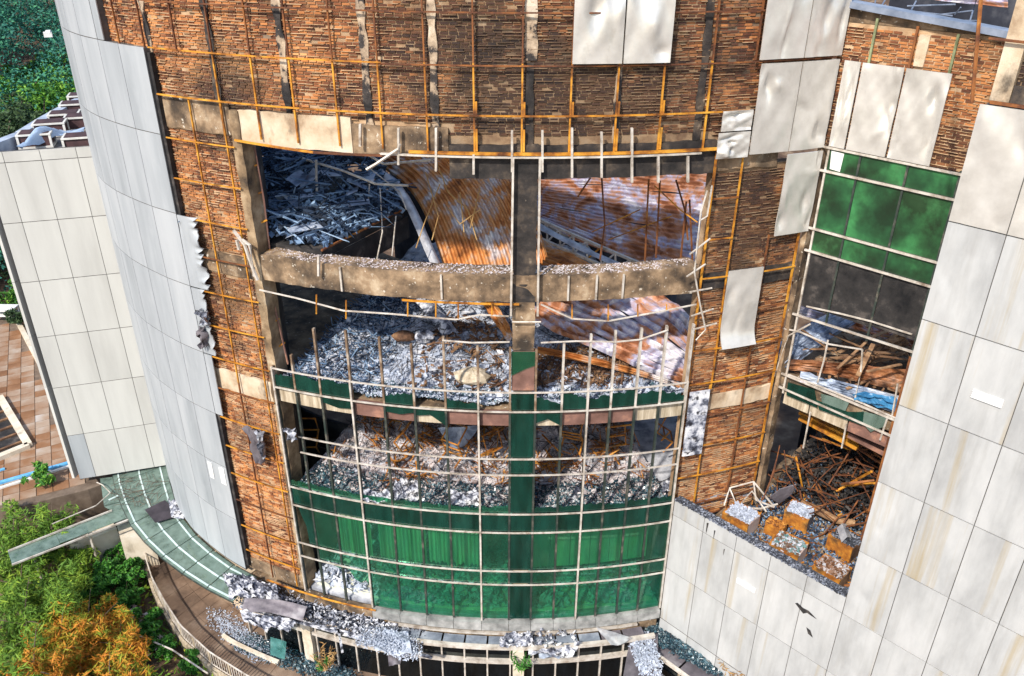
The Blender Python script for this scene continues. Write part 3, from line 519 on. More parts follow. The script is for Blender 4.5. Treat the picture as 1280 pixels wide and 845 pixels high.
for i in range(15):
    u0, u1 = MUL[i], MUL[i + 1]
    column = i == 8
    # spandrel of row E, tall row F, low row G, foot row H
    pane(u0, u1, TZ[5], TZ[4], m_greend)
    if not (i == 0): pane(u0, u1, TZ[6], TZ[5], m_green if not column else m_greend)
    else: pane(u0, u1, 0, 0, m_greend, poly=[(u0 + .5, TZ[5] - .03), (u1 - .1, TZ[5] - .03), (u1 - .1, TZ[6] + .03), (u0 + 1.2, TZ[6] + .03), (u0 + 1.1, TZ[6] + .7), (u0 + .7, TZ[6] + 1.1)])
    if i > 0: pane(u0, u1, TZ[7], TZ[6], m_green if not column else m_greend)
    if i > 2: pane(u0, u1, TZ[8], TZ[7], m_green if not column else m_greend)
    elif i == 2: pane(u0, u1, 0, 0, m_green, poly=[(u0 + .1, TZ[7] - .03), (u1 - .1, TZ[7] - .03), (u1 - .1, -18.55), (u1 - .5, -18.3), (u1 - 1.0, -18.45), (u1 - 1.6, -18.35), (u1 - 2.1, -18.0)])
    elif i == 1: pane(u0, u1, 0, 0, m_green, poly=[(u0 + .9, TZ[7] - .03), (u1 - .1, TZ[7] - .03), (u1 - .1, -18.05)])
    if column:
        for a, b in ((TZ[4], TZ[3]), (TZ[3], TZ[2]), (TZ[2], TZ[1]), (TZ[1], TZ[0])): pane(u0, u1, a, b, m_greend)
        pane(u0, u1, 0, 0, m_green, poly=[(u0 + .1, -9.95), (u1 - .1, -9.95), (u1 - .1, -10.35), (u0 + 1.2, -10.45), (u0 + .1, -10.65)])
        MB().sbox(CYL, u0 + .12, u1 - .12, -.11, -.07, -11.12, -9.97).build('infill_board', m_brown, bld)
        continue
    # what is left of the upper rows
    pane(u0, u1, 0, 0, m_green if i < 9 else m_greend, poly=jag(u0, u1, TZ[4] + .03, .16 + .1 * random.random(), .14 + .1 * random.random(), amp=.05))
    if i in (0, 1, 2, 4, 6, 9, 10, 11, 12, 13, 14):
        h = .45 if i in (1, 2, 10, 12, 13) else .3
        pane(u0, u1, 0, 0, m_greend, poly=jag(u0, u1, TZ[1] + .03, min(.52, h + random.uniform(-.1, .1)), min(.5, h + random.uniform(-.15, .1)), amp=.05))
    if i in (2, 4, 5, 8, 9): pane(u0, u1, 0, 0, m_greend, poly=[(u0 + .1, TZ[1] - .03), (u1 - .1, TZ[1] - .03), (u1 - .1, TZ[1] - random.uniform(.15, .6)), ((u0 + u1) / 2, TZ[1] - random.uniform(.2, .6)), (u0 + .1, TZ[1] - random.uniform(.1, .7))])
    MB().sbox(CYL, u0 + .05, u1 - .05, -.2, -.12, -12.26, -11.8).build('infill_board', m_brown if i in (4, 6, 7, 10, 11, 12, 3) else m_beige, bld)
# base: sill course and white edge
for i in range(15): MB().sbox(CYL, MUL[i] + .02, MUL[i + 1] - .02, -.1, .09, -19.72, -19.4).build('sill_block', m_sill if i > 2 else m_conc, bld)
cpart('base_wall', m_conc, -28, 14.2, -.4, -.12, -23, -19.74)
MB().tube([CYL.P(u, .1, -19.38) for u in np.linspace(-25, -13, 14)], .03, 5).build('base_pipe', m_yel, bld)

# ---- floors, inner walls
def ring_floor(z, th, m, u0=-40, u1=24, d0=-.22, d1=-9.5, name='floor_slab'):
    if d0 == -.7: ring_floor(z, th, m, -21, 23, -.22, -.69)
    mb = MB(); us = np.linspace(u0, u1, 40)
    mb.grid([[CYL.P(u, d, z) for u in us] for d in (d0, d1)], th, (0, 0, 1)); return mb.build(name, m, bld)
ring_floor(-11.78, .34, m_conc, -62, 23, -.7); ring_floor(-15.45, .38, m_floor, -21, 23); ring_floor(-19.36, .3, m_floor, -21, 14.3)
MB().grid([[P2.P(u, d, -11.5) for u in (.6, -8)] for d in (-.12, -9)], .36, (0, 0, 1)).build('floor_slab', m_conc, bld)
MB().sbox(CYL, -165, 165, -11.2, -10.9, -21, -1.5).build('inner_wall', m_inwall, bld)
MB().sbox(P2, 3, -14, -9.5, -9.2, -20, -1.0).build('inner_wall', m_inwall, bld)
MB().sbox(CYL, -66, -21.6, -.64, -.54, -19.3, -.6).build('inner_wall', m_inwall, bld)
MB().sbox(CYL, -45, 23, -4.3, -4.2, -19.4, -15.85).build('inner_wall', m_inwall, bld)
MB().hexa([CYL.P(-21.3, -.6, -19.4), CYL.P(-20.6, -.6, -19.4), CYL.P(-21.9, -1.35, -19.4), CYL.P(-22.5, -1.35, -19.4), CYL.P(-21.3, -.6, -4.3), CYL.P(-20.6, -.6, -4.3), CYL.P(-21.9, -1.35, -4.3), CYL.P(-22.5, -1.35, -4.3)]).build('reveal_wall', m_char, bld)
# rusty ladder frame just inside the left jamb
a = [pc(x, y, -.5) for x, y in ((318, 183), (330, 250), (337, 312))]; MB().tube(a, .026, 5).build('inner_frame_post', m_brown, bld)
a = [pc(x, y, -.45) for x, y in ((340, 370), (352, 420), (360, 455))]; MB().tube(a, .026, 5).build('inner_frame_post', m_brown, bld)
for x0, y0, x1, y1 in ((301, 212, 322, 206), (304, 248, 328, 240), (311, 285, 334, 275), (316, 322, 338, 312), (330, 378, 344, 365), (334, 408, 349, 398), (338, 440, 356, 428)):
    MB().tube([pc(x0, y0, -.2), pc(x1, y1, -.5)], .026, 5).build('inner_frame_rung', m_yel, bld)
mb = MB(); chips(mb, [CYL.P(RNG.uniform(-20.2, 14), RNG.uniform(-.72, -.16), -7.87 + .012 * RNG.uniform(0, 1)) for _ in range(1500)], (.005, .035), (.005, .025), (.003, .010), .5); mb.build('ash_ledge', m_ashw, bld, kind='stuff')
# pale curtains behind the lowest storey
def curtain(u0, u1, z0, z1, dep, ph):
    n = 60; rows = []
    for z in (z0, z1): rows.append([CYL.P(u0 + (u1 - u0) * i / n, dep + .05 * math.sin(i * 1.25 + ph) + .03 * math.sin(i * .6), z + (.04 * math.sin(i * .5) if z == z0 else 0)) for i in range(n + 1)])
    nr = np.array(CYL.P((u0 + u1) / 2, 1, 0)) - np.array(CYL.P((u0 + u1) / 2, 0, 0)); return MB().grid(rows, .01, nr).build('curtain', m_curt, bld, smooth=True)
for u0, u1, zb in ((-17.5, -14, -18.0), (-13.2, -8.5, -17.95), (-8.2, -3.2, -17.85)): curtain(u0, u1, zb, -16.05, -.75, u0)
for i in range(6): MB().sbox(CYL, 1.75 + i * 2.05, 3.72 + i * 2.05, -1.3, -1.24, -18.35, -16.1).build('partition_panel', m_curt, bld)
MB().sbox(CYL, -20, 13.8, -1.5, -.35, -19.35, -19.12).build('inner_sill', m_curt, bld)

# ---- recessed wall on the right
brickwork(P2, .15, -4.2, -5.05, -2.26, -.12, bld, single=True, holes=[(-1.85, -1.6, -2.95, -2.3)])
MB().prism([P2.P(.1, -.16, -2.25), P2.P(-3.2, -.16, -2.25), P2.P(.1, -.16, -1.94)], np.array(nA) * -.2).build('plaster_wedge', m_conc, bld)
for u, w in ((-1.72, .22),): rough_post(P2, u, w, -.3, -.09, -3.0, -2.35, m_concl, 'concrete_pilaster', amp=.02)
rough_post(P2, .08, .12, -.3, .02, -15.9, -5.05, m_conc, 'concrete_jamb')
for (u0, u1, sd_) in ((-.12, -.52, 51), (-.55, -1.5, 52), (-1.53, -2.5, 53)): panel(P2, u0, u1, -5.03, -3.03, .03, m_crump, bld, dent=.09, seed=sd_, n=26)
MB().hexa([P2.P(.1, -.4, -1.93), P2.P(-3.4, -.4, -2.25), P2.P(-3.4, .04, -2.25), P2.P(.1, .04, -1.93), P2.P(.1, -.4, -1.8), P2.P(-3.4, -.4, -2.12), P2.P(-3.4, .04, -2.12), P2.P(.1, .04, -1.8)]).build('roof_edge_beam', m_bluebar, bld)
for u in (-.65, -1.55, -2.4): bar_v(u, -3.05, -2.05 - .09 * -u, m_rust if u == -1.55 else m_greenbar, .05, -.09, -.04, S=P2)
PM = [-.13, -.92, -2.03, -3.15]
PZ = [-5.06, -5.63, -7.12, -7.72, -9.3, -11.4, -11.83, -12.0]
for z in (-5.06, -5.63, -7.12, -7.72): MB().sbox(P2, .0, -3.3, -.02, .03, z - .025, z + .025).build('transom', m_alu, bld)
for z, zr in ((-9.55, -9.45), (-11.4, -11.42), (-11.83, -11.9)): MB().sbox(P2, .0, -3.3, -.02, .03, z - .025, z + .025, zr=(zr - .025, zr + .025)).build('transom', m_alu, bld)
for u in PM: MB().sbox(P2, u - .025, u + .025, -.06, -.015, -9.6 if u != -.13 else -12, -5.0).build('mullion', m_dkbar if u != -.13 else m_alu, bld)
MB().sbox(P2, -3.17, -3.11, -.06, -.015, -15.9, -9.61).build('mullion', m_rust, bld)
for i in range(3):
    u0, u1 = PM[i + 1] + .03, PM[i] - .03
    for k, (a, b) in enumerate(((PZ[1], PZ[0]), (PZ[2], PZ[1]), (PZ[3], PZ[2]))):
        MB().sbox(P2, u0, u1, -.05, -.036, a + .03, b - .03).build('glass_pane', m_greenf, bld)
    MB().sbox(P2, u0, u1, -.09, -.06, -9.28 + .05 * i, PZ[3] - .03).build('dark_board', m_char, bld)
    MB().sbox(P2, u0 + .03, u1 - .03, -.3, -.2, PZ[3] + .03, PZ[0] - .03).build('back_board', m_concl if i == 0 else m_conc, bld)
MB().prism([P2.P(-.2, -.03, -5.12), P2.P(-.52, -.03, -5.14), P2.P(-.5, -.03, -5.58), P2.P(-.24, -.03, -5.56)], np.array(nA) * .012).build('white_patch', m_wht, bld)
# lower half of the recess: bent white rails, shards, beige spandrel
for pts in ([(968, 408), (1000, 415), (1035, 430), (1078, 437)], [(1035, 425), (1030, 450), (1022, 478)], [(1078, 437), (1076, 465), (1069, 497)], [(1013, 405), (985, 420), (968, 470)], [(985, 468), (1030, 485), (1080, 505), (1120, 523)], [(1122, 480), (1115, 520)], [(1008, 383), (1050, 392), (1090, 402), (1140, 418)], [(1110, 520), (1100, 550)], [(1013, 515), (1004, 560)], [(1058, 530), (1052, 560)]):
    MB().tube([P2.hit(x, y, .0) for x, y in pts], .024, 5).build('bent_rail', m_alu, bld)
for pts, m in (([(985, 478), (1018, 487), (1020, 497), (1022, 510), (983, 494)], m_greend), ([(1026, 492), (1062, 502), (1056, 515), (1040, 517), (1028, 508)], m_cano), ([(1078, 514), (1108, 522), (1106, 533), (1088, 540), (1079, 530)], m_cano), ([(1020, 500), (1060, 515), (1080, 515), (1078, 532), (1024, 512)], m_greend)):
    MB().prism([P2.hit(x, y, .0) for x, y in pts], np.array(nA) * -.012).build('glass_shard', m, bld)
for i in range(3): MB().sbox(P2, PM[i + 1] + .02, PM[i] - .02, -.16, -.1, -12.35, -11.95).build('infill_board', [m_beige, m_beige, m_brown][i], bld)

# ---- left opening, collapsed balcony inside
balc = thing('collapsed_balcony', pz(385, 322, -7.9), 'sagging concrete balcony slab with a charred edge inside the upper left opening', 'balcony')
e0, e1 = pz(402, 314, -7.75), pz(505, 262, -7.75)
back = [CYL.P(-27, -.6, -7.75), CYL.P(-40, -3, -7.75), CYL.P(-40, -9, -7.75), CYL.P(-20, -9, -7.75)]
e2 = pz(418, 199, -7.75)
poly = [tuple(e0), tuple(e1), tuple(e2), CYL.P(-24, -9.6, -7.75), CYL.P(-40, -9, -7.75), CYL.P(-40, -3, -7.75), CYL.P(-27, -.6, -7.75), CYL.P(-20.2, -.7, -7.75)]
MB().prism(poly, (0, 0, -.22)).build('slab', m_char, balc)
MB().tube([tuple(e0 + [0, 0, .02]), tuple((e0 + e1) / 2 + [0, 0, .02]), tuple(e1 + [0, 0, .02])], .035, 5).build('edge_angle', m_rust, balc)
MB().hexa([e0 + [0, 0, -.9], e1 + [0, 0, -.9], e1 + [.1, .1, -.9], e0 + [.1, .1, -.9], e0 + [0, 0, -.23], e1 + [0, 0, -.23], e1 + [.1, .1, -.23], e0 + [.1, .1, -.23]]).build('downstand', m_char, balc)

# ================================================================== RIGHT WING
rw = thing('clad_wing', P1.P(-7, 0, -20), 'tall white panelled wing with ochre water streaks on the right', 'building')
ZR = [-19.8, -17.72, -15.65, -13.58, -11.5, -9.44, -7.37, -5.27, -3.05]
UR = [0.] + [-1.04 * i for i in range(1, 13)]
for i in range(5, 12):
    for k in range(8):
        if k == 0 and False: continue
        panel(P1, UR[i + 1], UR[i], ZR[k], ZR[k + 1], .0, m_crump if k == 7 else m_white, rw, 'cladding_panel', dent=.045 if k == 7 else (.016 if i == 5 else .009), seed=100 + i * 10 + k, n=22 if i == 5 else 14)
for i in range(5):
    for z0, z1 in ((-15.65, -15.12), (-17.72, -15.65), (-19.8, -17.72)): panel(P1, UR[i + 1], UR[i], z0, z1, .0, m_white, rw, 'parapet_panel', dent=.005, seed=200 + i, n=10)
for i in range(0, 12): panel(P1, UR[i + 1], UR[i], -22.9, -19.82, -.002, m_white, rw, 'parapet_panel', dent=.006, seed=260 + i, n=8)
MB().sbox(P1, -.02, -5.2, -.35, -.016, -23, -15.16).build('parapet_core', m_edge, rw)
MB().sbox(P1, -5.22, -14, -.45, -.036, -23, -5.3).build('wing_core', m_edge, rw); MB().sbox(P1, -5.22, -14, -.45, -.06, -5.29, -3.1).build('wing_core', m_edge, rw)
wallr = brickwork(P1, -5.65, -10, -2.75, .1, -.16, rw)
MB().sbox(P1, -5.3, -5.62, -.5, -.13, -3.0, .1).build('concrete_pillar', m_concl, rw)
MB().sbox(P1, -5.64, -10, -.45, -.12, -3.04, -2.7).build('concrete_band', m_concd, rw)
MB().tube([P1.hit(1215, 128, .0), P1.hit(1226, 0, .0), P1.hit(1232, -60, .0)], .035, 6).build('rusty_pipe', m_rust, rw)
MB().tube([P1.hit(1236, 48, -.05), P1.hit(1290, 54, -.05)], .025, 5).build('rusty_pipe', m_rust, rw)
MB().sbox(P1, -5.35, -10, -.1, -.02, -3.04, -2.99).build('edge_angle', m_rust, rw)
# louvre vents
def louvre(x0, y0, x1, y1, name, S, parent, m=m_wht):
    (u0, za), (u1, zb) = S.uz(x0, y0), S.uz(x1, y1); zt, zl = max(za, zb), min(za, zb)
    v = MB().sbox(S, u0, u1, .006, .022, zl, zt).build(name, m, parent); n = 4
    for k in range(n): MB().sbox(S, u0 - .0 * k, u1, .024, .045, zl + (zt - zl) * (k + .2) / n, zl + (zt - zl) * (k + .55) / n).build('slat', m, v)
louvre(1217, 486, 1252, 510, 'louvre_vent', P1, rw)
louvre(922, 722, 944, 741, 'louvre_vent', P1, rw)
# scorched ash lip on the parapet
mb = MB(); pts = [P1.P(-RNG.uniform(0, 5.15), RNG.uniform(-.26, -.02), -15.135 + RNG.uniform(0, .03)) for _ in range(3200)]
chips(mb, pts, (.006, .045), (.006, .035), (.004, .016), .6); mb.build('ash_crust', m_crust, rw, kind='stuff')
for x, y, w, h in ((884, 660, .03, .2), (905, 690, .015, .12), (893, 668, .02, .16)):
    u, z = P1.uz(x, y); MB().prism([P1.P(u - w, .012, z + h), P1.P(u + w, .012, z + h * .9), P1.P(u + .3 * w, .012, z - h), P1.P(u - .2 * w, .012, z - .6 * h)], np.array(nA) * .004).build('scorch_flake', m_char, rw)
for pts in ([(994, 754), (997, 753.5), (1004, 760), (1011, 763.5), (1021, 774), (1013, 769), (1009, 766), (1004, 767), (1000, 762)], [(1008, 784), (1013, 788), (1016, 797), (1010, 792)]): MB().prism([P1.hit(x, y, .008) for x, y in pts], np.array(nA) * .004).build('scorch_flake', m_char, rw)

# ================================================================== LEFT WING
lw = thing('white_wing', PW.P(0, 0, -19.5), 'cream panelled wing with a flat roof left of the curved front', 'building')
ZL = [-19.5, -17.5, -15.42, -13.35, -11.27, -9.18, -7.2, -6.85]
UL = [-1.15, -.1, .95, 2.0, 3.05, 4.1]
for k in range(7):
    for i in range(5): panel(PW, UL[i], UL[i + 1], ZL[k], ZL[k + 1], .0, m_wing, lw, 'cladding_panel', dent=.004, seed=300 + i * 9 + k, n=8)
    panel(PW, -1.72, -1.15, ZL[k], ZL[k + 1], .0, m_wing if k else m_clad, lw, 'corner_panel')  # lowest corner panel is grey: bluish shade painted in by its colour
MB().sbox(PW, -1.7, 4.2, -.3, -.012, -19.5, -6.9).build('wing_core', m_edge, lw)
# return face and roof
cop = [tuple(pz(x, y, -6.75)) for x, y in ((30, 166), (60, 147), (97, 126), (130, 112))]; cop.insert(0, (*PW.P(-1.73, -.02, 0)[:2], -6.75))
zc = lambda p, z: (p[0], p[1], z)
roofp = [zc(PW.P(-1.6, -.1, 0), -7.15), zc(PW.P(3.5, -.1, 0), -7.15)] + [zc(p, -7.15) for p in cop[::-1]]
MB().prism(roofp, (0, 0, -.2)).build('roof_deck', m_roofd, lw)
for i in range(len(cop) - 1):
    a_, b_ = Vector(cop[i]), Vector(cop[i + 1]); d = (b_ - a_).normalized(); nrm = Vector((-d.y, d.x, 0)) * .34
    e = d * .006
    for k in range(6): MB().hexa([zc(q_, z_) for z_ in (ZL[k] + .008, ZL[k + 1] - .008) for q_ in (a_ + e + nrm * .6, b_ - e + nrm * .6, b_ - e + nrm * .9, a_ + e + nrm * .9)]).build('cladding_panel', m_wing, lw)
    MB().hexa([zc(a_ + e, -7.5), zc(b_ - e, -7.5), zc(b_ - e + nrm, -7.5), zc(a_ + e + nrm, -7.5), zc(a_ + e, -6.75), zc(b_ - e, -6.75), zc(b_ - e + nrm, -6.75), zc(a_ + e + nrm, -6.75)]).build('coping_block', m_bluec, lw)
# air units on that roof
def copy_tree(o, parent=None):
    c = o.copy(); COL.objects.link(c); c.parent = parent; ORG[c.name] = ORG.get(o.name, (0, 0, 0))
    for ch in list(o.children): copy_tree(ch, c)
    return c
def roof_unit():
    t = thing('air_conditioner', (0, 0, 0), '', 'air conditioner', 'air conditioners on the flat roof')
    mb = MB(); w, d, h = .52, .4, .42
    mb.box((0, 0, .03), w, d, .03); mb.box((0, 0, h + .02), w, d, .025)
    for sx in (-1, 1):
        for sy in (-1, 1): mb.box((sx * (w - .04), sy * (d - .04), h / 2 + .02), .035, .035, h / 2 - .04)
    mb.build('casing', m_acw, t); MB().box((0, 0, h / 2 + .03), w - .05, d - .05, h / 2 - .035).build('grille', m_acd, t)
    MB().box((0, 0, h + .055), w - .08, d - .08, .008).build('lid', m_acd, t); return t
u0 = roof_unit()
for k, (x, y, lab) in enumerate(((48, 182, 'boxy rooftop air unit nearest the left end of the roof, beside the blue tarp'), (66, 168, 'second rooftop air unit from the left, behind the blue tarp'), (84, 156, 'rooftop air unit with a rust-marked lid in the middle of the row'), (97, 143, 'rooftop air unit close to the grey cladding'), (106, 132, 'farthest rooftop air unit, half hidden by the grey cladding'), (104, 186, 'low rooftop air unit at the front roof edge by the grey cladding'), (104, 160, 'rooftop air unit just behind the tarp tail'))):
    c = u0 if k == 0 else copy_tree(u0); c.location = tuple(pz(x, y, -7.12)); c.rotation_euler = (0, 0, rad(18)); c['label'] = lab
rows = []
for i in range(13):
    t = i / 12; row = []
    for j in range(9):
        q = j / 8; p = Vector(pz(30 + 78 * t, 186 - 22 * t + 0 * q, -7.0)) + Vector((0, (q - .5) * (.75 if t < .55 else .55), 0))
        row.append((p.x, p.y, -7.02 + .42 * max(0, math.sin(math.pi * min(1, max(0, (t * 1.5 if t < .7 else 1 - (t - .7) * 0 - .0) )))) * math.sin(math.pi * q) + .10 * vnoise(t * 6, q * 4) + .12))
    rows.append(row)
tag(MB().grid(rows, .01, (0, 0, 1)).build('tarpaulin', m_tarp, smooth=True), 'crumpled pale blue tarpaulin lying over the rooftop air units', 'tarpaulin')

# ================================================================== ENTRANCE ANNEX at the foot of the curve
an = thing('entrance_annex', CYL.P(-4, .4, -21.9), 'low glazed entrance with a lean-to glass ledge below the curved front', 'entrance')
AU = np.arange(-27.5, 14.0, 2.1)
for i in range(len(AU) - 1):
    u0, u1 = AU[i] + .06, AU[i + 1] - .06
    if u0 > -13: panel(CYL, u0, u1, -19.99, -19.93, .50, m_ledge if u1 < 9 else m_slate, an, 'ledge_panel', th=.4)
    if u0 > -27: MB().sbox(CYL, u0, u1, .40, .41, -20.55, -20.08).build('window_pane', m_dkglass, an); MB().sbox(CYL, u0, u1, .40, .41, -22.5, -20.68).build('window_pane', m_dkglass, an)
    MB().sbox(CYL, AU[i] - .07, AU[i] + .07, .36, .47, -22.5, -20.0).build('window_post', m_alu, an)
MB().sbox(CYL, -27.5, 13.2, .44, .56, -20.03, -19.91).build('white_rail', m_alu, an)
MB().sbox(CYL, -27.5, 13.2, .40, .54, -20.66, -20.54).build('white_rail', m_alu, an)
MB().sbox(CYL, -12, 12, -.02, .06, -19.93, -19.86).build('white_rail', m_alu, an)
for x, y in ((380, 792), (648, 830), (905, 870)):
    u = azz(pz(x, y, -20.5)); rough_post(CYL, u, .33, .1, .60, -22.9, -20.05, m_cream, 'concrete_pillar', parent=an)
MB().sbox(CYL, -28, 14, -1.4, -1.3, -22.9, -19.8).build('inner_wall', m_char, an)
# ledge between the curve and the right wing
for i, u in enumerate((-.3, -1.35, -2.4, -3.45)): panel(P1, u - 1.0, u, -20.45, -20.37, .75, m_slate, an, 'ledge_panel', th=.72)
MB().bar(P1.P(-.2, .8, -20.4), P1.P(-5, .8, -20.4), .1, .1).build('white_rail', m_alu, an); MB().bar(P1.P(-.2, .8, -21.1), P1.P(-5, .8, -21.1), .08, .08).build('white_rail', m_alu, an)
for u in (-.6, -1.4, -2.2, -3): MB().bar(P1.P(u, .8, -22.5), P1.P(u, .8, -20.46), .06, .06).build('window_post', m_beige, an)
MB().sbox(P1, -.1, -6, .6, .64, -22.6, -20.5).build('window_pane', m_dkglass, an)

# ================================================================== GLASS CANOPY on the left
cn = thing('glass_canopy', CYL.P(-36, .6, -19.6), 'curved glass walkway canopy with pale strips at the foot of the grey cladding', 'canopy')
CA = [-56, -52, -48, -44, -40.5, -37, -33.5, -30, -26.6]
def dout(u): return 1.12 - .25 * max(0, (-44 - u) / 10) + float(-np.interp(u, *DRT)) * .75
for i in range(len(CA) - 1):
    a_, b_ = CA[i], CA[i + 1]
    for k in range(1):
        MB().hexa([CYL.P(a_ + .06, .015, -19.62), CYL.P(b_ - .06, .015, -19.62), CYL.P(b_ - .06, dout(b_), -19.68), CYL.P(a_ + .06, dout(a_), -19.68), CYL.P(a_ + .06, .015, -19.6), CYL.P(b_ - .06, .015, -19.6), CYL.P(b_ - .06, dout(b_), -19.66), CYL.P(a_ + .06, dout(a_), -19.66)]).build('glass_pane', m_cano, cn)
    for f in (.1, .5, .88):
        p0, p1 = Vector(CYL.P(a_ + .08, f * dout(a_) + .05, -19.6 - .05 * f)), Vector(CYL.P(b_ - .08, f * dout(b_) + .05, -19.6 - .05 * f)); MB().bar(p0, p1, .055, .03).build('canopy_strip', m_strip, cn)
    MB().bar(CYL.P(a_, .06, -19.66), CYL.P(a_, dout(a_), -19.73), .05, .08).build('canopy_rafter', m_dkbar, cn)
MB().tube([CYL.P(u, dout(u), -19.71) for u in CA], .03, 5).build('edge_beam', m_dkbar, cn)
# wing-side bay of the canopy and its arm over the garden
for q in ([(125, 598), (205, 588), (206, 612), (130, 632)], [(130, 633), (206, 613), (190, 640), (162, 650)]):
    MB().prism([tuple(pz(x, y, -19.72)) for x, y in q], (0, 0, -.02)).build('glass_pane', m_cano, cn)
for q in ([(136, 625), (198, 596)], [(160, 622), (186, 612)]): MB().bar(pz(*q[0], -19.68), pz(*q[1], -19.68), .07, .03).build('canopy_strip', m_strip, cn)
for q in ([(10, 690), (70, 668), (75, 680), (15, 705)], [(70, 667), (146, 637), (164, 645), (75, 679)]):
    MB().prism([tuple(pz(x, y, -19.75)) for x, y in q], (0, 0, -.02)).build('glass_pane', m_cano, cn)
for x, y in ((40, 690), (110, 662)): MB().bar(pz(x, y, -19.78), pz(x, y, -19.78) * np.array([1, 1, 0]) + np.array([0, 0, -22.3]), .07, .07).build('post', m_alu, cn)
for q in ([(10, 689), (140, 638)], [(15, 706), (165, 648)]): MB().bar(pz(*q[0], -19.7), pz(*q[1], -19.7), .05, .06).build('edge_beam', m_alu, cn)
MB().tube([tuple(pz(x, y, -19.55)) for x, y in ((65, 655), (120, 632), (138, 616), (128, 606), (121, 603))], .02, 5).build('edge_beam', m_alu, cn)
bs = [tuple(pz(x, y, -19.5)) for x, y in ((181, 637), (206, 625), (226, 644), (194, 653))]
tag(MB().prism(bs, (0, 0, -.02)).build('black_mat', m_black), 'square black mat lying on the glass canopy', 'mat')
mb = MB(); rows = [[(lambda p: (p[0], p[1], p[2] + .1 * vnoise(i * 2.1, j * 1.7)))(pz(210 + i * 3.2 + j * .8, 624 + j * 4.5 + i * .5, -19.42)) for i in range(6)] for j in range(6)]
tag(mb.grid(rows, .01, (0, 0, 1)).build('torn_membrane', m_foil, smooth=True), 'scrap of white membrane on the corner of the black mat', 'membrane')

mb = MB()
for _ in range(60):
    c = np.array(pz(random.uniform(140, 205), random.uniform(596, 632), -19.56)); a_ = random.uniform(0, 6.28); l_ = random.uniform(.1, .45); e = np.array([math.cos(a_) * l_, math.sin(a_) * l_, 0]); mb.tube([c - e, c + np.array([random.uniform(-.08, .08), random.uniform(-.08, .08), random.uniform(0, .1)]), c + e], .008, 4)
tag(mb.build('dead_twigs', m_bark), 'dead twigs and litter lying on the far end of the glass canopy', kind='stuff')
# ================================================================== GROUND, TERRACE, WALKWAY
WZ = -21.9
tag(MB().quadface([(-400, -200, -22.35), (400, -200, -22.35), (400, 500, -22.35), (-400, 500, -22.35)]).build('ground', m_soil), 'brown earth around the building', kind='structure')
RP = [np.array(pz(x, y, WZ + .66)) for x, y in ((178, 672), (183, 700), (190, 722), (205, 750), (226, 782), (262, 815), (310, 845), (372, 874), (450, 900))]
def rail_pt(t):
    k = min(len(RP) - 2, int(t)); f_ = t - k; a, b = RP[k], RP[k + 1]; p = a + (b - a) * f_; return np.array([p[0], p[1], 0.])
def rail_n(t):
    d = rail_pt(min(len(RP) - 1.001, t + .3)) - rail_pt(max(0, t - .3)); n_ = np.array([d[1], -d[0], 0]); n_ /= np.linalg.norm(n_); return n_ if n_ @ (rail_pt(t) - np.array([CX, CY, 0])) > 0 else -n_
wk = MB(); ts = np.linspace(0, len(RP) - 1.001, 40); far = [rail_pt(0) + np.array([-1.5, 3.2, 0]) * q for q in (1., .5)]
outer = [tuple(p[:2]) for p in far] + [tuple(rail_pt(t)[:2]) for t in ts]
inner = [CYL.P(u, -.9, 0)[:2] for u in np.linspace(-62, -8, len(outer))]
wk.grid([[(*p, WZ) for p in outer], [(*p, WZ) for p in inner]], .6, (0, 0, 1)); tag(wk.build('walkway', m_pave), 'curved brown paved walkway littered with broken glass', kind='structure')
for i in range(14):
    for j in range(3):
        u = -45 + i * 1.6; panel(CYL, u, u + 1.6, WZ + .004, WZ + .03 + .004 * ((i + j) % 3), .55 + j * .5, m_pave, bpy.data.objects['walkway'], 'paving_slab', th=.49)
# terrace at far left
TZ0 = -19.75
tpoly = [tuple(pz(x, y, TZ0)) for x, y in ((-160, 380), (20, 395), (60, 470), (98, 572), (126, 606), (110, 612), (30, 632), (-150, 660))]
terr = MB().prism([tuple(p) for p in tpoly], (0, 0, -2.9)).build('terrace', m_tilej); tag(terr, 'tiled terrace beside the cream wing', kind='structure')
td = np.array(pz(95, 575, TZ0)) - np.array(pz(35, 545, TZ0)); A0 = np.array(pz(35, 560, TZ0)); ex = np.array([math.cos(rad(28)), math.sin(rad(28)), 0]); ey = np.array([-ex[1], ex[0], 0])
def inpoly(p, poly):
    c = False; n = len(poly); j = n - 1
    for i in range(n):
        a_, b_ = poly[i], poly[j]
        if (a_[1] > p[1]) != (b_[1] > p[1]) and p[0] < (b_[0] - a_[0]) * (p[1] - a_[1]) / (b_[1] - a_[1]) + a_[0]: c = not c
        j = i
    return c
kk = 0
for i in range(-16, 12):
    for j in range(-9, 24):
        c = A0 + ex * i * .56 + ey * j * .56
        d = c - 0; 
        if not all(inpoly(c + ex * a_ + ey * b_, tpoly) for a_ in (-.27, .27) for b_ in (-.27, .27)): continue
        v = np.array([c[0], c[1], TZ0]); w = v @ fw; px = 640 + F * (v @ rt) / w; py = 422.5 - F * (v @ up) / w
        if px < -25 or kk > 290: continue
        if kk == 0: tile = MB().box((0, 0, 0), .268, .268, .02).build('tile', m_tile, terr, org=(0, 0, 0)); o = tile
        else: o = tile.copy(); COL.objects.link(o); o.parent = terr
        o.location = np.array([c[0], c[1], TZ0 + .004 + random.uniform(0, .008)]) - np.array(ORG[terr.name]); o.rotation_euler = (random.uniform(-.008, .008), random.uniform(-.008, .008), rad(28) + random.choice((0, math.pi / 2, math.pi))); kk += 1
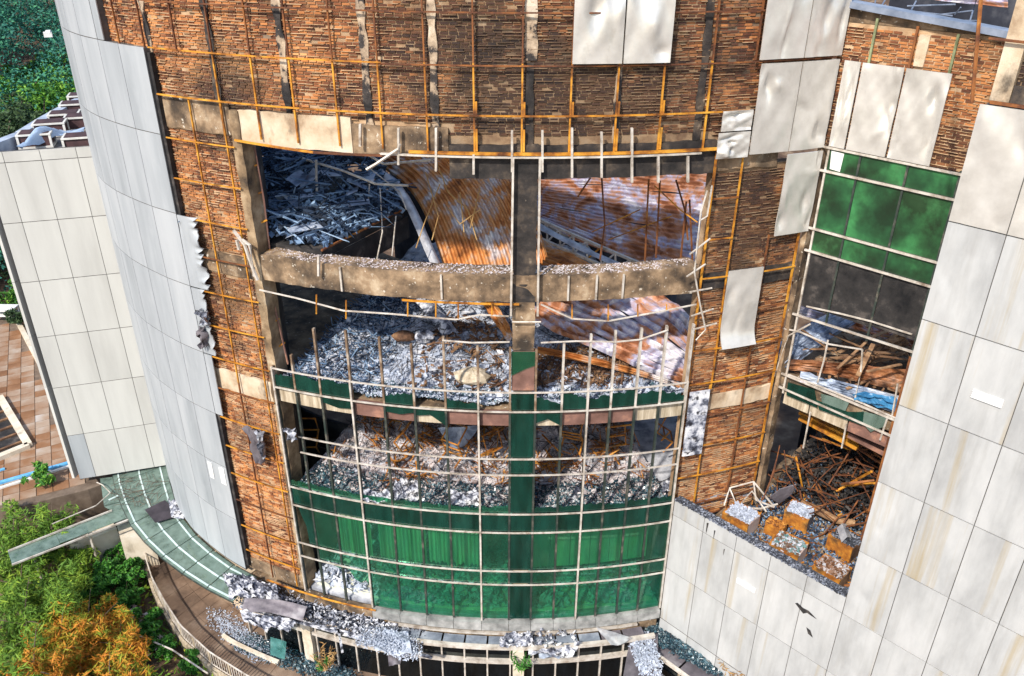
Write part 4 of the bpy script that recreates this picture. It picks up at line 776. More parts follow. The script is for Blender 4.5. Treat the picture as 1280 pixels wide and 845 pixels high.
MB().bar(pz(-60, 621, TZ0 + .06), pz(92, 577, TZ0 + .06), .16, .10).build('blue_kerb', m_bluep, terr); MB().bar(pz(-60, 629, TZ0 + .05), pz(90, 582, TZ0 + .05), .10, .09).build('white_kerb', m_wht, terr)
MB().bar(pz(-30, 598, TZ0 + .05), pz(6, 586, TZ0 + .05), .12, .07).build('blue_kerb', m_bluep, terr)
sw = thing('stair_well', pz(5, 545, TZ0), 'sunken stair opening with a stone kerb and timber treads on the tiled terrace', 'stairs')
k0, k1, k2, k3 = [np.array(pz(x, y, TZ0 + .1)) for x, y in ((-45, 590), (36, 557), (0, 497), (-70, 520))]
for a_, b_ in ((k0, k1), (k1, k2)): MB().bar(a_, b_, .28, .22).build('stone_kerb', m_cream, sw)
MB().prism([tuple(p - [0, 0, .065]) for p in (k0, k1, k2, k3)], (0, 0, -.02)).build('pit_shade_sheet', m_char, sw)  # flat black sheet: the shade of the opening painted as a surface
for t in np.linspace(.12, .9, 6): MB().bar(k0 + (k3 - k0) * t - [0, 0, .03], k1 + (k2 - k1) * t + (k0 - k1) * .06 - [0, 0, .03], .12, .06).build('tread', m_wood, sw)
# railing of the walkway
rail = thing('walkway_railing', CYL.P(-36, 2.5, WZ), 'curved low white railing with thin pickets beside the walkway', 'railing')
RL = lambda t, z, o=0.: tuple(rail_pt(t) + rail_n(t) * o + np.array([0, 0, z]))
MB().tube([RL(t, WZ + .66) for t in np.linspace(.6, len(RP) - 1.01, 50)], .028, 5).build('top_rail', m_alu, rail); MB().tube([RL(t, WZ + .1) for t in np.linspace(.6, len(RP) - 1.01, 50)], .02, 5).build('bottom_rail', m_alu, rail)
for i, t in enumerate(np.linspace(.6, len(RP) - 1.01, 110)): MB().box(RL(t, WZ + .33), .011 if i % 8 else .024, .011, .33).build('picket', m_alu if i % 8 else m_beige, rail)
kb = MB(); kt = np.linspace(.5, len(RP) - 1.01, 50)
kb.grid([[RL(t, WZ + .06, .03) for t in kt], [RL(t, WZ + .06, .12) for t in kt], [RL(t, WZ - .42, .12) for t in kt]]); kb.build('kerb', m_beige, rail)
tag(MB().sbox(CYL, -29.5, -22.5, 1.02, 1.12, WZ, WZ + .16).build('cream_kerb', m_cream), 'thin cream kerb along the inner edge of the littered walkway', 'kerb')
# service walls under the canopy
def slabbox(name, pts, z0, z1, m, label, cat):
    mb = MB().prism([tuple(pz(x, y, z1)) for x, y in pts], (0, 0, z0 - z1)); return tag(mb.build(name, m), label, cat)
slabbox('garden_wall', [(78, 668), (135, 645), (146, 660), (88, 684)], -22.9, -20.6, m_cream, 'cream rendered garden wall below the canopy arm', 'wall')
slabbox('garden_wall', [(142, 640), (166, 632), (190, 668), (150, 672)], -22.9, -20.4, m_cream, 'cream wall block in the dark gap under the glass canopy', 'wall')
slabbox('planter_box', [(84, 690), (122, 672), (128, 684), (90, 706)], -22.9, -21.2, m_cream, 'cream planter box with a small shrub on top', 'planter')
MB().quadface
tag(MB().sbox(CYL, -58, -27.8, -.35, -.05, -23, -19.7).build('plinth_wall', m_concl), 'shaded plinth wall under the glass canopy', 'wall')

# ================================================================== COLLAPSED ROOF SHEETS
def bez(P, t):
    P = [np.array(p, float) for p in P]
    while len(P) > 1: P = [a + (b - a) * t for a, b in zip(P[:-1], P[1:])]
    return P[0]
def roofsheet(name, curves, nr, m, label, group, amp=.035, nv=26, cat='roof sheet', noise_=.06, strips=1, th=.01):
    """corrugated sheet: curves are rib lines across the sheet (each a bezier); ribs follow them"""
    K = len(curves); t = thing(name, curves[0][0], label, cat, group) if strips > 1 else None
    per = nr // strips
    for s_ in range(strips):
        rows = []; n = per * 4
        for i in range(nv + 1):
            v = i / nv; cp = [bez(c, v) for c in curves]
            row = []
            for j in range(n + 1):
                q = (s_ + j / n) / strips; p = bez(cp, q)
                e = bez(cp, min(1, q + .02)) - bez(cp, max(0, q - .02)); f_ = bez(curves[min(K - 1, int(q * K))], min(1, v + .02)) - bez(curves[min(K - 1, int(q * K))], max(0, v - .02))
                nn = np.cross(e, f_); nn = nn / (np.linalg.norm(nn) + 1e-9); nn = nn * (1 if nn[2] > 0 else -1)
                w = (amp if j % 4 in (1, 2) else -amp)
                row.append(p + nn * (w + noise_ * vnoise(q * 7 + s_ * 1.7, v * 6 + s_) + .02 * (s_ % 2)))
            rows.append(row)
        mb = MB().grid(rows, th, (0, 0, 1))
        if t is None: return tag(mb.build(name, m), label, cat, group)
        mb.build('sheet_strip', m, t)
    return t
I = lambda x, y, d: tuple(pc(x, y, d))
G = 'collapsed corrugated roof sheets'
roofsheet('corrugated_sheet', [[I(418, 190, -7.8), I(535, 205, -6.2), I(535, 290, -4.0), I(562, 352, -2.4)], [I(500, 172, -7.2), I(590, 235, -5.5), I(612, 345, -2.4)], [I(570, 178, -7.0), I(640, 240, -4.8), I(670, 345, -1.9)], [I(622, 175, -6.6), I(660, 225, -4.6), I(684, 320, -2.4)]], 18, m_sheet, 'large rusty orange corrugated sheet draped in the upper opening left of the column', G, strips=6, amp=.045)
roofsheet('corrugated_sheet', [[I(660, 200, -8.6), I(760, 190, -9.0), I(905, 205, -8.0)], [I(660, 245, -7.4), I(770, 245, -8.0), I(905, 270, -6.6)], [I(665, 270, -6.6), I(760, 330, -6.0), I(900, 345, -5.0)]][::1], 26, m_sheetv, 'violet-brown corrugated sheet filling the upper opening right of the column', G, strips=6, amp=.03, noise_=.09)
roofsheet('corrugated_sheet', [[I(668, 296, -4.4), I(720, 320, -4), I(765, 345, -3.4)], [I(668, 320, -3.4), I(720, 340, -3), I(780, 352, -2.6)], [I(668, 352, -2.6), I(720, 360, -2.4), I(770, 366, -2.2)]], 9, m_sheet, 'small orange corrugated sheet low behind the ring beam right of the column', G, strips=3, amp=.03)
roofsheet('corrugated_sheet', [[I(655, 392, -3.2), I(730, 434, -1.9), I(852, 477, -.6)], [I(690, 362, -3.9), I(780, 398, -2.6), I(868, 462, -.9)], [I(800, 350, -4.3), I(850, 372, -3.2), I(885, 420, -1.6)]], 10, m_sheetv, 'big violet and orange sheet sliding to the hall floor right of the column', G, strips=5, amp=.06, noise_=.09)
roofsheet('corrugated_sheet', [[I(672, 433, -1.7), I(750, 444, -1.3), I(850, 479, -.5)], [I(672, 441, -1.6), I(750, 454, -1.2), I(852, 486, -.45)]], 3, m_sheet, 'narrow orange sheet edge along the foot of the big violet sheet', G, amp=.03, noise_=.04)
roofsheet('corrugated_sheet', [[I(598, 372, -4.4), I(612, 396, -3.6), I(636, 428, -2.7)], [I(612, 372, -4.2), I(632, 392, -3.4), I(640, 420, -2.5)]], 3, m_sheet, 'torn orange sheet strip left of the column below the ring beam', G, amp=.03)
# recess on the right: jumble of sheets on the floor
J = lambda x, y, d: tuple(P2.hit(x, y, d))
H_ = lambda x, y, z: tuple(pz(x, y, z))
for cs, nr, m, lab in (([[H_(990, 352, -9.9), H_(1080, 370, -9.9), H_(1190, 415, -9.9)], [H_(990, 392, -10.6), H_(1080, 410, -10.6), H_(1190, 452, -10.6)]], 8, m_sheetv, 'violet striped sheet at the back of the right recess'),
                       ([[H_(960, 440, -10.9), H_(1000, 405, -10.5), H_(1050, 385, -10.1)], [H_(987, 462, -11.3), H_(1030, 425, -10.8), H_(1085, 395, -10.3)]], 5, m_sheetb, 'bluish-white scorched sheet leaning up the left side of the right recess'),
                       ([[H_(985, 450, -11.0), H_(1050, 452, -10.7), H_(1140, 462, -10.8)], [H_(987, 462, -11.3), H_(1055, 468, -11.0), H_(1140, 492, -11.1)]], 4, m_sheetr, 'buckled rusty sheet lying across the right recess floor'),
                       ([[H_(1058, 448, -10.7), H_(1100, 430, -10.4), H_(1124, 414, -10.1)], [H_(1078, 458, -10.9), H_(1110, 444, -10.6), H_(1138, 428, -10.3)]], 3, m_wood, 'brown tapered sheet offcut standing in the right recess'),
                       ([[H_(1000, 466, -11.15), H_(1060, 478, -11.0), H_(1130, 496, -11.0)], [H_(1003, 475, -11.4), H_(1060, 496, -11.38), H_(1120, 516, -11.36)]], 5, m_sheetb, 'blue-white crumpled sheet at the front of the right recess'),
                       ([[H_(1066, 492, -11.15), H_(1095, 488, -10.9), H_(1130, 503, -11.0)], [H_(1070, 502, -11.35), H_(1098, 508, -11.3), H_(1124, 517, -11.36)]], 2, m_bluet, 'bright blue plastic scrap at the front of the right recess')):
    roofsheet('corrugated_sheet', cs, nr, m, lab, 'buckled sheets in the right recess', amp=.03, noise_=.10, nv=22)
# pale bent duct, truss and gutter pieces
def ribbon(name, pts, w, m, label, cat, group=None, h=.12):
    P = [np.array(p) for p in pts]; n = 18; rows = []
    for i in range(n + 1):
        p = bez(P, i / n); d = bez(P, min(1, i / n + .03)) - bez(P, max(0, i / n - .03)); x = np.cross(d, (0, 0, 1)); x /= np.linalg.norm(x) + 1e-9; y = np.cross(x, d); y /= np.linalg.norm(y) + 1e-9
        rows.append([p + x * w * q + y * (h * (1 - abs(q) * 2) + .02 * vnoise(i * .5, q * 3)) for q in (-.5, -.3, 0, .3, .5)])
    return tag(MB().grid(rows, .012, (0, 0, 1)).build(name, m, smooth=True), label, cat, group)
ribbon('bent_gutter', [I(470, 212, -5), I(520, 240, -4.2), I(520, 290, -3.2), I(556, 350, -2.0)], .27, m_silver, 'long silvery gutter bent down along the left edge of the orange sheet', 'gutter')
ribbon('bent_gutter', [I(670, 282, -4.8), I(720, 310, -4.6), I(800, 345, -4.2)], .3, m_silver, 'pale sagging gutter below the roof truss right of the column', 'gutter')
ribbon('fallen_duct', [I(525, 372, -4.5), I(545, 390, -3.6), I(565, 420, -2.8)], .5, m_foil, 'ash-covered duct fallen under the ring beam', 'duct', h=.2)
tr = thing('roof_truss', I(740, 310, -5), 'pale lattice roof truss sagging behind the ring beam right of the column', 'truss')
tp = [bez([I(668, 272, -5.6), I(730, 300, -5.4), I(806, 332, -5)], t) for t in np.linspace(0, 1, 9)]; bt = [p + np.array([0, -.25, -.5]) for p in tp]
MB().tube(tp, .06, 5).build('top_chord', m_alu, tr); MB().tube(bt, .06, 5).build('bottom_chord', m_alu, tr)
for i in range(8): MB().tube([tp[i], bt[i]], .035, 5).build('web_post', m_alu, tr); MB().tube([bt[i], tp[i + 1]], .03, 5).build('web_diagonal', m_yel if i == 4 else m_alu, tr)

# ================================================================== DEBRIS
def stuff(name, mb, m, label): return tag(mb.build(name, m), label, kind='stuff')
def ringpts(n, u0, u1, d0, d1, zf, pw=1.):
    u = RNG.uniform(u0, u1, n); d = d0 + (d1 - d0) * RNG.uniform(0, 1, n) ** pw
    return [CYL.P(a, b, zf(a, b)) for a, b in zip(u, d)]
def heapsurf(u0, u1, d0, d1, zf, m, name, label, nu=90, nd=40):
    us, ds = np.linspace(u0, u1, nu), np.linspace(d0, d1, nd)
    return stuff(name, MB().grid([[CYL.P(u, d, zf(u, d)) for u in us] for d in ds]), m, label)
# hall floor: pale ash, rising to the back
zh = lambda u, d: -11.77 + .03 + .12 * max(0, -d - .5) + .12 * (1 + vnoise(u * .5, d * 1.3)) + .30 * math.exp(-((u + 7) / 3.5) ** 2 - ((d + 2.2) / 1.4) ** 2)
zs = lambda u, d: -15.43 + .04 + .10 * (1 + vnoise(u * .6, d * 1.7)) + .10 * max(0, -d - 1)
heapsurf(-20.4, 15, -.26, -9, zh, m_floor, 'ash_heap', 'pale ash bed covering the hall floor')
mb = MB(); chips(mb, ringpts(30000, -20.3, 14.5, -.24, -7.5, lambda u, d: zh(u, d) + RNG.uniform(-.02, .07), 1.4), (.005, .042), (.005, .027), (.003, .016)); chips(mb, ringpts(700, -20.3, 14.5, -.3, -6, lambda u, d: zh(u, d) + .04, 1.2), (.04, .16), (.03, .1), (.01, .04)); stuff('ash_debris', mb, m_ash, 'white and grey ash chips strewn over the hall floor')
mb = MB(); chips(mb, ringpts(3500, -20.3, 14, -.24, -.75, lambda u, d: zh(u, d) + RNG.uniform(-.05, .06)), (.01, .05), (.01, .04), (.003, .012)); stuff('broken_glass', mb, m_tealc, 'blue-green glass crumbs along the edge of the hall floor')
mb = MB(); chips(mb, ringpts(1200, -20.3, -12, -.4, -7, lambda u, d: zh(u, d) + .06, 1.2), (.1, .4), (.008, .015), (.008, .015), 1.0); stuff('charred_sticks', mb, m_ashb, 'thin charred sticks with painted blue shade on the ash left of the hall')
mb = MB(); chips(mb, ringpts(70, -20, 14, -.5, -5, lambda u, d: zh(u, d) + .06), (.12, .34), (.08, .22), (.006, .02), .5); chips(mb, ringpts(60, -20, 14, -.5, -4.5, lambda u, d: zs(u, d) + .06), (.10, .30), (.08, .2), (.006, .02), .5); stuff('broken_boards', mb, m_foil, 'larger broken pale boards and sheets lying on the ash of both open storeys')
mb = MB(); chips(mb, ringpts(420, -20, 14, -.4, -6, lambda u, d: zh(u, d) + RNG.uniform(.03, .25)), (.15, .6), (.005, .009), (.005, .009), 1.1); chips(mb, ringpts(420, -20, 14, -.4, -5, lambda u, d: zs(u, d) + RNG.uniform(.03, .25)), (.15, .55), (.005, .009), (.005, .009), 1.1); stuff('wire_tangle', mb, m_char, 'thin black wires and laths strewn over the ash of both open storeys')
mb = MB(); chips(mb, ringpts(260, -9, -1, -.6, -4, lambda u, d: zh(u, d) + RNG.uniform(.02, .2)), (.03, .22), (.015, .05), (.008, .03), .9); chips(mb, ringpts(900, 1.5, 11.5, -.9, -2.6, lambda u, d: zh(u, d) + RNG.uniform(.02, .16)), (.04, .22), (.008, .03), (.006, .014)); stuff('scrap_heap', mb, m_wood, 'brown burnt scraps heaped behind the broken hall glazing')
# storey below
heapsurf(-20.4, 14.2, -.26, -6.5, zs, m_floor, 'ash_heap', 'warm grey ash bed on the storey above the green glass')
mb = MB(); chips(mb, ringpts(30000, -20.2, 14.1, -.4, -6.0, lambda u, d: zs(u, d) + RNG.uniform(-.01, .06), 1.2), (.005, .038), (.005, .025), (.003, .016)); chips(mb, ringpts(500, -20.2, 14.1, -.4, -5.0, lambda u, d: zs(u, d) + .04, 1.2), (.04, .13), (.03, .1), (.01, .03)); stuff('ash_debris', mb, m_ashw, 'warm white ash chips on the storey above the green glass')
mb = MB(); chips(mb, ringpts(10000, -20.2, 14.1, -.26, -1.35, lambda u, d: zs(u, d) + RNG.uniform(0, .09), 1.5), (.01, .045), (.01, .04), (.003, .01)); stuff('broken_glass', mb, m_tealc, 'blue-green broken glass along the slab edge above the green glazing')
mb = MB()
for u, d in [(random.uniform(-20, 14), random.uniform(-1.2, -5)) for _ in range(80)]:
    chips(mb, [CYL.P(u + random.gauss(0, .5), d + random.gauss(0, .2), zs(u, d) + random.uniform(.02, .4)) for _ in range(9)], (.06, .38), (.008, .024), (.006, .014), 1.2)
stuff('rusty_scrap', mb, m_rusc, 'orange rusty frames and rods lying on the ash above the green glass')
# ground storey behind the green glass
zg = lambda u, d: -19.34 + .04 + .16 * (1 + vnoise(u * .7, d * 2))
heapsurf(-20.4, 13.8, -.3, -4, zg, m_floor, 'ash_heap', 'debris bed behind the green glazing')
mb = MB(); chips(mb, ringpts(5000, -20.2, 13.8, -.3, -3.6, lambda u, d: zg(u, d) + RNG.uniform(0, .14)), (.02, .14), (.02, .1), (.005, .04)); stuff('ash_debris', mb, m_ash, 'jumbled debris behind the green glazing')
# balcony: burnt seating, the blue of its shade put into the colour
zb = lambda u, d: -7.74 + .03 + .36 * max(0, -d - 1.2) * (1 if u < -19 else .55) + .14 * (1 + vnoise(u * .8, d * 1.7))
def onb(n, zoff, q=1.):
    out = []; x0, y0 = e0[:2]; dx, dy = (e1 - e0)[:2]
    while len(out) < n:
        u, d = random.uniform(-39, -10), random.uniform(-.7, -9); p = CYL.P(u, d, 0)
        s_ = (p[0] - x0) * dy - (p[1] - y0) * dx
        if s_ > -.05: continue
        if (p[0] - e1[0]) * (e2 - e1)[1] - (p[1] - e1[1]) * (e2 - e1)[0] > -.05: continue
        w = min(1, (-s_ / math.hypot(dx, dy)) * .8)
        out.append((p[0], p[1], -7.74 + (zb(u, d) + 7.74) * w + random.uniform(*zoff)))
    return out
mb = MB(); chips(mb, onb(5200, (0, .12)), (.02, .16), (.015, .10), (.005, .05)); stuff('burnt_debris', mb, m_ashb, 'burnt debris piled on the balcony, blue shade painted into its colour')
mb = MB(); chips(mb, onb(900, (.05, .5)), (.2, .9), (.01, .022), (.01, .022), .8); stuff('charred_sticks', mb, m_ashb, 'charred laths tangled over the balcony debris')
mb = MB(); chips(mb, onb(70, (.1, .3)), (.2, .45), (.15, .35), (.01, .02), .9); stuff('burnt_boards', mb, m_sheetb, 'burnt boards lying among the balcony debris, blue shade in their colour')
# right recess and terrace
def p2pts(n, u0, u1, d0, d1, z, zr): return [P2.P(random.uniform(u0, u1), random.uniform(d0, d1), z + random.uniform(*zr)) for _ in range(n)]
mb = MB(); chips(mb, p2pts(420, -.2, -5, -.3, -5, -11.47, (0, .45)), (.03, .26), (.01, .035), (.006, .02), .9); stuff('timber_scrap', mb, m_wood, 'burnt laths and offcuts on the upper floor of the right recess')
tzp = -16.02
tag(MB().grid([[P2.P(u, d, tzp) for u in (.6, -9)] for d in (2.32, -9)], .3, (0, 0, 1)).build('terrace_slab', m_conc), 'sooty concrete slab of the open terrace behind the parapet', kind='structure')
mb = MB(); chips(mb, p2pts(9000, .1, -5.5, 2.25, -4, tzp, (0, .12)), (.008, .06), (.008, .04), (.004, .02)); stuff('charred_debris', mb, m_ashb, 'black and blue-grey burnt debris covering the terrace')
mb = MB(); chips(mb, p2pts(900, .1, -5.5, 2.2, -4, tzp, (.02, .16)), (.015, .13), (.006, .03), (.004, .014)); stuff('rusty_scrap', mb, m_rusc, 'rusty scraps among the terrace debris')
mb = MB(); chips(mb, p2pts(6000, -.1, -5.5, -.8, -6, tzp, (.1, 1.3)), (.015, .10), (.01, .06), (.006, .03)); stuff('charred_debris', mb, m_char, 'black burnt mass at the back of the right recess')
mb = MB()
for _ in range(110):
    c = np.array(P2.P(random.uniform(-.2, -3.6), random.uniform(.2, -3.5), -16 + random.uniform(.15, 1.9))); a_ = random.uniform(0, 6.28); e = np.array([math.cos(a_), math.sin(a_), random.uniform(-.8, .8)]) * random.uniform(.25, .8); k_ = np.array([random.uniform(-.15, .15) for _ in range(3)])
    mb.tube([c - e, c + k_, c + e], random.uniform(.012, .03), 4)
stuff('twisted_steel', mb, m_rust, 'dense tangle of rusty rods in the dark lower right recess')
mb = MB()
for _ in range(60):
    c = np.array(P2.P(random.uniform(-.2, -3.6), random.uniform(-.4, -3.5), -11.4 + random.uniform(.1, 1.1))); a_ = random.uniform(0, 6.28); e = np.array([math.cos(a_), math.sin(a_), random.uniform(-.5, .5)]) * random.uniform(.2, .7)
    mb.bar(c - e, c + e, random.uniform(.03, .12), .03)
stuff('twisted_steel', mb, m_wood, 'crossed laths and straps over the sheets of the upper right recess')

# burnt air units on the terrace
def burnt_unit(label, x, y, w, d, h, rz, topm, sidem):
    c = pz(x, y, tzp + h); t = thing('burnt_air_conditioner', (c[0], c[1], tzp + .04), label, 'air conditioner', 'burnt air conditioners on the terrace'); mb = MB(); o = Vector((c[0], c[1], tzp + .04)); Rz = Matrix.Rotation(rad(rz), 3, 'Z')
    def B(m_, cx_, cy_, cz_, hx, hy, hz): p = o + Rz @ Vector((cx_, cy_, cz_)); m_.box(p, hx, hy, hz, rad(rz))
    B(mb, 0, -d / 2, h / 2, w / 2, .02, h / 2); B(mb, 0, d / 2, h / 2, w / 2, .02, h / 2); B(mb, -w / 2 + .02, 0, h / 2 - .004, .018, d / 2 - .02, h / 2 - .004); mb.build('casing', m_rusc1, t)
    m2 = MB(); B(m2, w / 2 - .02, 0, h / 2 - .004, .019, d / 2 - .02, h / 2 - .006); m2.build('side_panel', sidem, t)
    for s_ in (-1, 1): m3 = MB(); B(m3, 0, s_ * (d / 2 - .012), h + .012, w / 2 + .01, .03, .014); m3.build('rim', m_rusc1, t)
    m3 = MB(); B(m3, -(w / 2 - .012), 0, h + .01, .03, d / 2 - .05, .014); m3.build('rim', m_rusc1, t)
    m4 = MB(); B(m4, 0, 0, h - .05, w / 2 - .05, d / 2 - .05, .03); m4.build('tray', m_floor, t)
    m5 = MB(); pts = [tuple(o + Rz @ Vector((random.uniform(-.45, .45) * w, random.uniform(-.45, .45) * d, h + random.uniform(-.02, .05)))) for _ in range(380)]
    chips(m5, pts, (.01, .07), (.01, .05), (.004, .02), .8); m5.build('ash_filling', topm, t, kind='stuff')
m_pinks = mat('faded_side_panel', [(0, (.30, .16, .11)), (.5, (.48, .37, .32)), (1, (.60, .52, .48))], 1.8, 8, .7)
burnt_unit('burnt air unit with a pale ash top, leftmost on the terrace', 927, 643, .82, .72, .5, -44, m_ash, m_pinks)
burnt_unit('burnt air unit with white and teal litter on top, against the parapet', 986, 681, .82, .72, .5, -40, m_litter2, m_pinks)
burnt_unit('burnt air unit with a dark board leaning behind it', 1000, 639, .7, .62, .5, -36, m_ash, m_slate)
burnt_unit('burnt air unit with a bent grey plate on top, by the white wing', 1058, 673, .74, .62, .5, -52, m_crust, m_wood)
burnt_unit('burnt air unit heaped with rusty scrap, at the right end of the parapet', 1040, 711, .76, .68, .46, -46, m_litter, m_wood)
burnt_unit('small orange burnt air unit in the middle of the terrace', 970, 656, .5, .36, .42, -38, m_rusc, m_rusc1)
sheetq = [np.array(pz(x, y, tzp + .72)) for x, y in ((1046, 660), (1058, 655), (1064, 672), (1052, 678))]
tag(MB().grid([[sheetq[0], (sheetq[0] + sheetq[1]) / 2 + [0, 0, .1], sheetq[1]], [sheetq[3], (sheetq[3] + sheetq[2]) / 2 + [0, 0, .12], sheetq[2]]], .012, (0, 0, 1)).build('bent_plate', m_silver), 'bent grey plate lying on the burnt air unit by the white wing', 'metal plate')
def tubes(name, lists, r, m, label, cat, group=None, fn=None):
    for pts in lists: tag(MB().tube([fn(*p) for p in pts], r, 5).build(name, m), label, cat, group)
K = lambda x, y, z: tuple(pz(x, y, z))
bf = thing('collapsed_rack', K(930, 610, -15.5), 'bent pale metal frame standing behind the leftmost burnt air unit', 'metal frame')
for pts in ([(905, 632, -15.6), (912, 610, -15.2), (942, 602, -14.9), (968, 634, -15.3)], [(912, 610, -15.2), (922, 634, -15.5), (940, 614, -15.2), (958, 640, -15.5)], [(942, 602, -14.9), (945, 625, -15.4), (968, 634, -15.3)], [(922, 634, -15.5), (950, 636, -15.5), (972, 630, -15.4)]): MB().tube([K(*p) for p in pts], .028, 5).build('bar', m_alu, bf)
q = [K(962, 622, -15.2), K(975, 612, -14.95), K(995, 606, -14.9), K(990, 618, -15.3), K(974, 630, -15.6)]
tag(MB().prism(q, (.02, .03, .02)).build('dark_board', m_slate), 'dark grey board leaning behind the burnt air units', 'board')
tag(MB().tube([K(1002, 630, -15.6), K(1020, 637, -15.55), K(1045, 650, -15.6), K(1068, 654, -15.6)], .14, 9, .10).build('charred_beam', m_wood), 'thick charred timber lying across the terrace', 'timber')
tag(MB().tube([K(914, 597, -15.2), K(930, 594, -15.1), K(955, 588, -15.0)], .10, 7, .06).build('pale_roll', m_beige), 'pale roll of sheet lying at the foot of the brick corner', 'roll')
rr = random.Random(5)
for k in range(14):
    x, y = rr.uniform(985, 1095), rr.uniform(528, 615); d = rr.uniform(-.4, -3.2); a_ = rr.uniform(0, 3.14); l_ = rr.uniform(18, 45)
    p = [P2.hit(x + l_ * t * math.cos(a_), y + l_ * t * math.sin(a_) * .7, d + rr.uniform(-.3, .3)) for t in (-1, -.2, .5, 1)]
    tag(MB().tube(p, rr.uniform(.018, .04), 5).build('bent_pipe', m_rust if k % 3 else m_yel), ('rusty' if k % 3 else 'ochre') + ' bent pipe in the dark lower recess', 'pipe', 'bent pipes in the lower right recess')
for pts in ([(1000, 515, -1.2), (1040, 528, -1.2), (1075, 552, -1.2)], [(1000, 522, -1.0), (1030, 540, -1.0), (1072, 560, -1.0)]): tag(MB().bar(P2.hit(*pts[0]), P2.hit(*pts[2]), .16, .10).build('channel_beam', m_yel), 'ochre steel channel under the slab of the right recess', 'steel beam', 'ochre channels in the right recess')
MBt = MB().bar(P2.hit(1062, 542, -.6), P2.hit(1112, 568, -.6), .22, .14); tag(MBt.build('channel_beam', m_brown), 'reddish beam end under the slab at the right edge of the recess', 'steel beam')
# tangled wires and rods in the upper opening
for lists, r, m, lab, g in (
    ([[(455, 205, -4), (500, 240, -3.6), (508, 262, -3.4)], [(462, 230, -3.6), (458, 285, -3.0)], [(475, 235, -3.6), (478, 290, -2.8), (470, 330, -2.2)], [(495, 270, -3), (490, 320, -2)]], .018, m_alu, 'thin bare rod dangling over the dark upper left void', 'dangling rods at the upper left'),
    ([[(440, 182, -3.2), (480, 205, -3.2), (540, 200, -2)], [(378, 198, -3.2), (430, 214, -3.2), (470, 230, -3.2), (510, 232, -3)], [(395, 200, -3), (396, 240, -2.6)]], .035, m_alu, 'bent pale pipe crossing the upper left opening', 'bent pipes at the upper left'),
    ([[(545, 200, -2.6), (560, 240, -2.4), (585, 262, -2.2), (596, 300, -2)], [(532, 215, -2.6), (548, 270, -2.2), (540, 300, -2)], [(560, 260, -2.2), (575, 280, -2), (600, 262, -2)], [(575, 240, -2.2), (580, 290, -2)], [(550, 230, -2.6), (530, 280, -2.4), (520, 310, -2)], [(600, 235, -2), (588, 285, -2)]], .016, m_palm, 'dry twisted wire hanging in front of the orange sheet', 'wires before the orange sheet'),
    ([[(752, 222, -2.5), (756, 280, -2.4), (750, 325, -2.3)], [(811, 224, -2), (806, 330, -2)], [(825, 226, -1.6), (820, 322, -1.6)], [(845, 225, -1.6), (856, 262, -1.5), (860, 300, -1.5)], [(858, 252, -1.4), (850, 332, -1.4)], [(862, 250, -1.2), (866, 335, -1.2)], [(738, 222, -2.4), (722, 246, -2.4)]], .026, m_rust, 'dark rusty rod hanging before the violet sheet', 'rods before the violet sheet'),
    ([[(818, 232, -1.6), (850, 262, -1.5), (872, 278, -.8)], [(740, 290, -3), (800, 262, -3)], [(760, 300, -3), (840, 270, -3)]], .018, m_yel, 'thin ochre rod slanting across the violet sheet', 'slanting rods on the violet sheet'),
    ([[(884, 238, .1), (876, 265, .15), (872, 300, .2), (868, 340, .2), (875, 380, .2), (882, 412, .2), (870, 425, .2)], [(890, 232, .1), (884, 270, .15), (876, 275, .2)], [(862, 318, .15), (888, 298, .15)], [(858, 346, .15), (882, 330, .15)], [(862, 365, .15), (890, 360, .15)], [(864, 395, .15), (892, 386, .15)], [(866, 412, .1), (896, 404, .1)]], .022, m_alu, 'twisted aluminium strip hanging off the right jamb of the opening', 'twisted strips on the right jamb'),
    ([[(292, 288, .05), (306, 306, .1), (314, 330, .1), (322, 350, .1)], [(303, 300, .1), (312, 306, .15), (318, 345, .1)], [(296, 300, .05), (299, 312, .05)]], .045, m_alu, 'splintered pale strip peeling from the left jamb', 'splinters on the left jamb'),
    ([[(500, 180, .1), (498, 186, .1), (470, 205, .15), (458, 212, .2)]], .035, m_alu, 'kinked aluminium bar hanging from the pale lintel', None)):
    tubes('bent_rod', lists, r, m, lab, 'rod', g, I)
for x0, y0, x1, y1, d, w in ((300, 232, 330, 200, 0, 0),): pass
# wires on the open roof of the recess, top right
for k in range(10):
    x, y = rr.uniform(1090, 1225), rr.uniform(0, 26); l_ = rr.uniform(10, 40); a_ = rr.uniform(-.9, .9) if k % 2 else rr.uniform(1, 2)
    p = [P2.hit(x + l_ * t * math.cos(a_), y + l_ * .5 * t * math.sin(a_), -2.2 + rr.uniform(-1, .6)) for t in (-1, 0, 1)]
    tag(MB().tube(p, .018, 5).build('roof_rod', m_bluebar), 'thin bent rod in the burnt-out roof behind the blue-grey edge beam', 'rod', 'rods in the burnt-out roof')
roofsheet('corrugated_sheet', [[J(1080, -40, -6), J(1160, -40, -6), J(1260, -25, -6)], [J(1080, -4, -5.5), J(1160, -4, -5.5), J(1260, 8, -5.5)]], 6, m_sheetv, 'reddish roof sheet far back in the burnt-out roof', None)

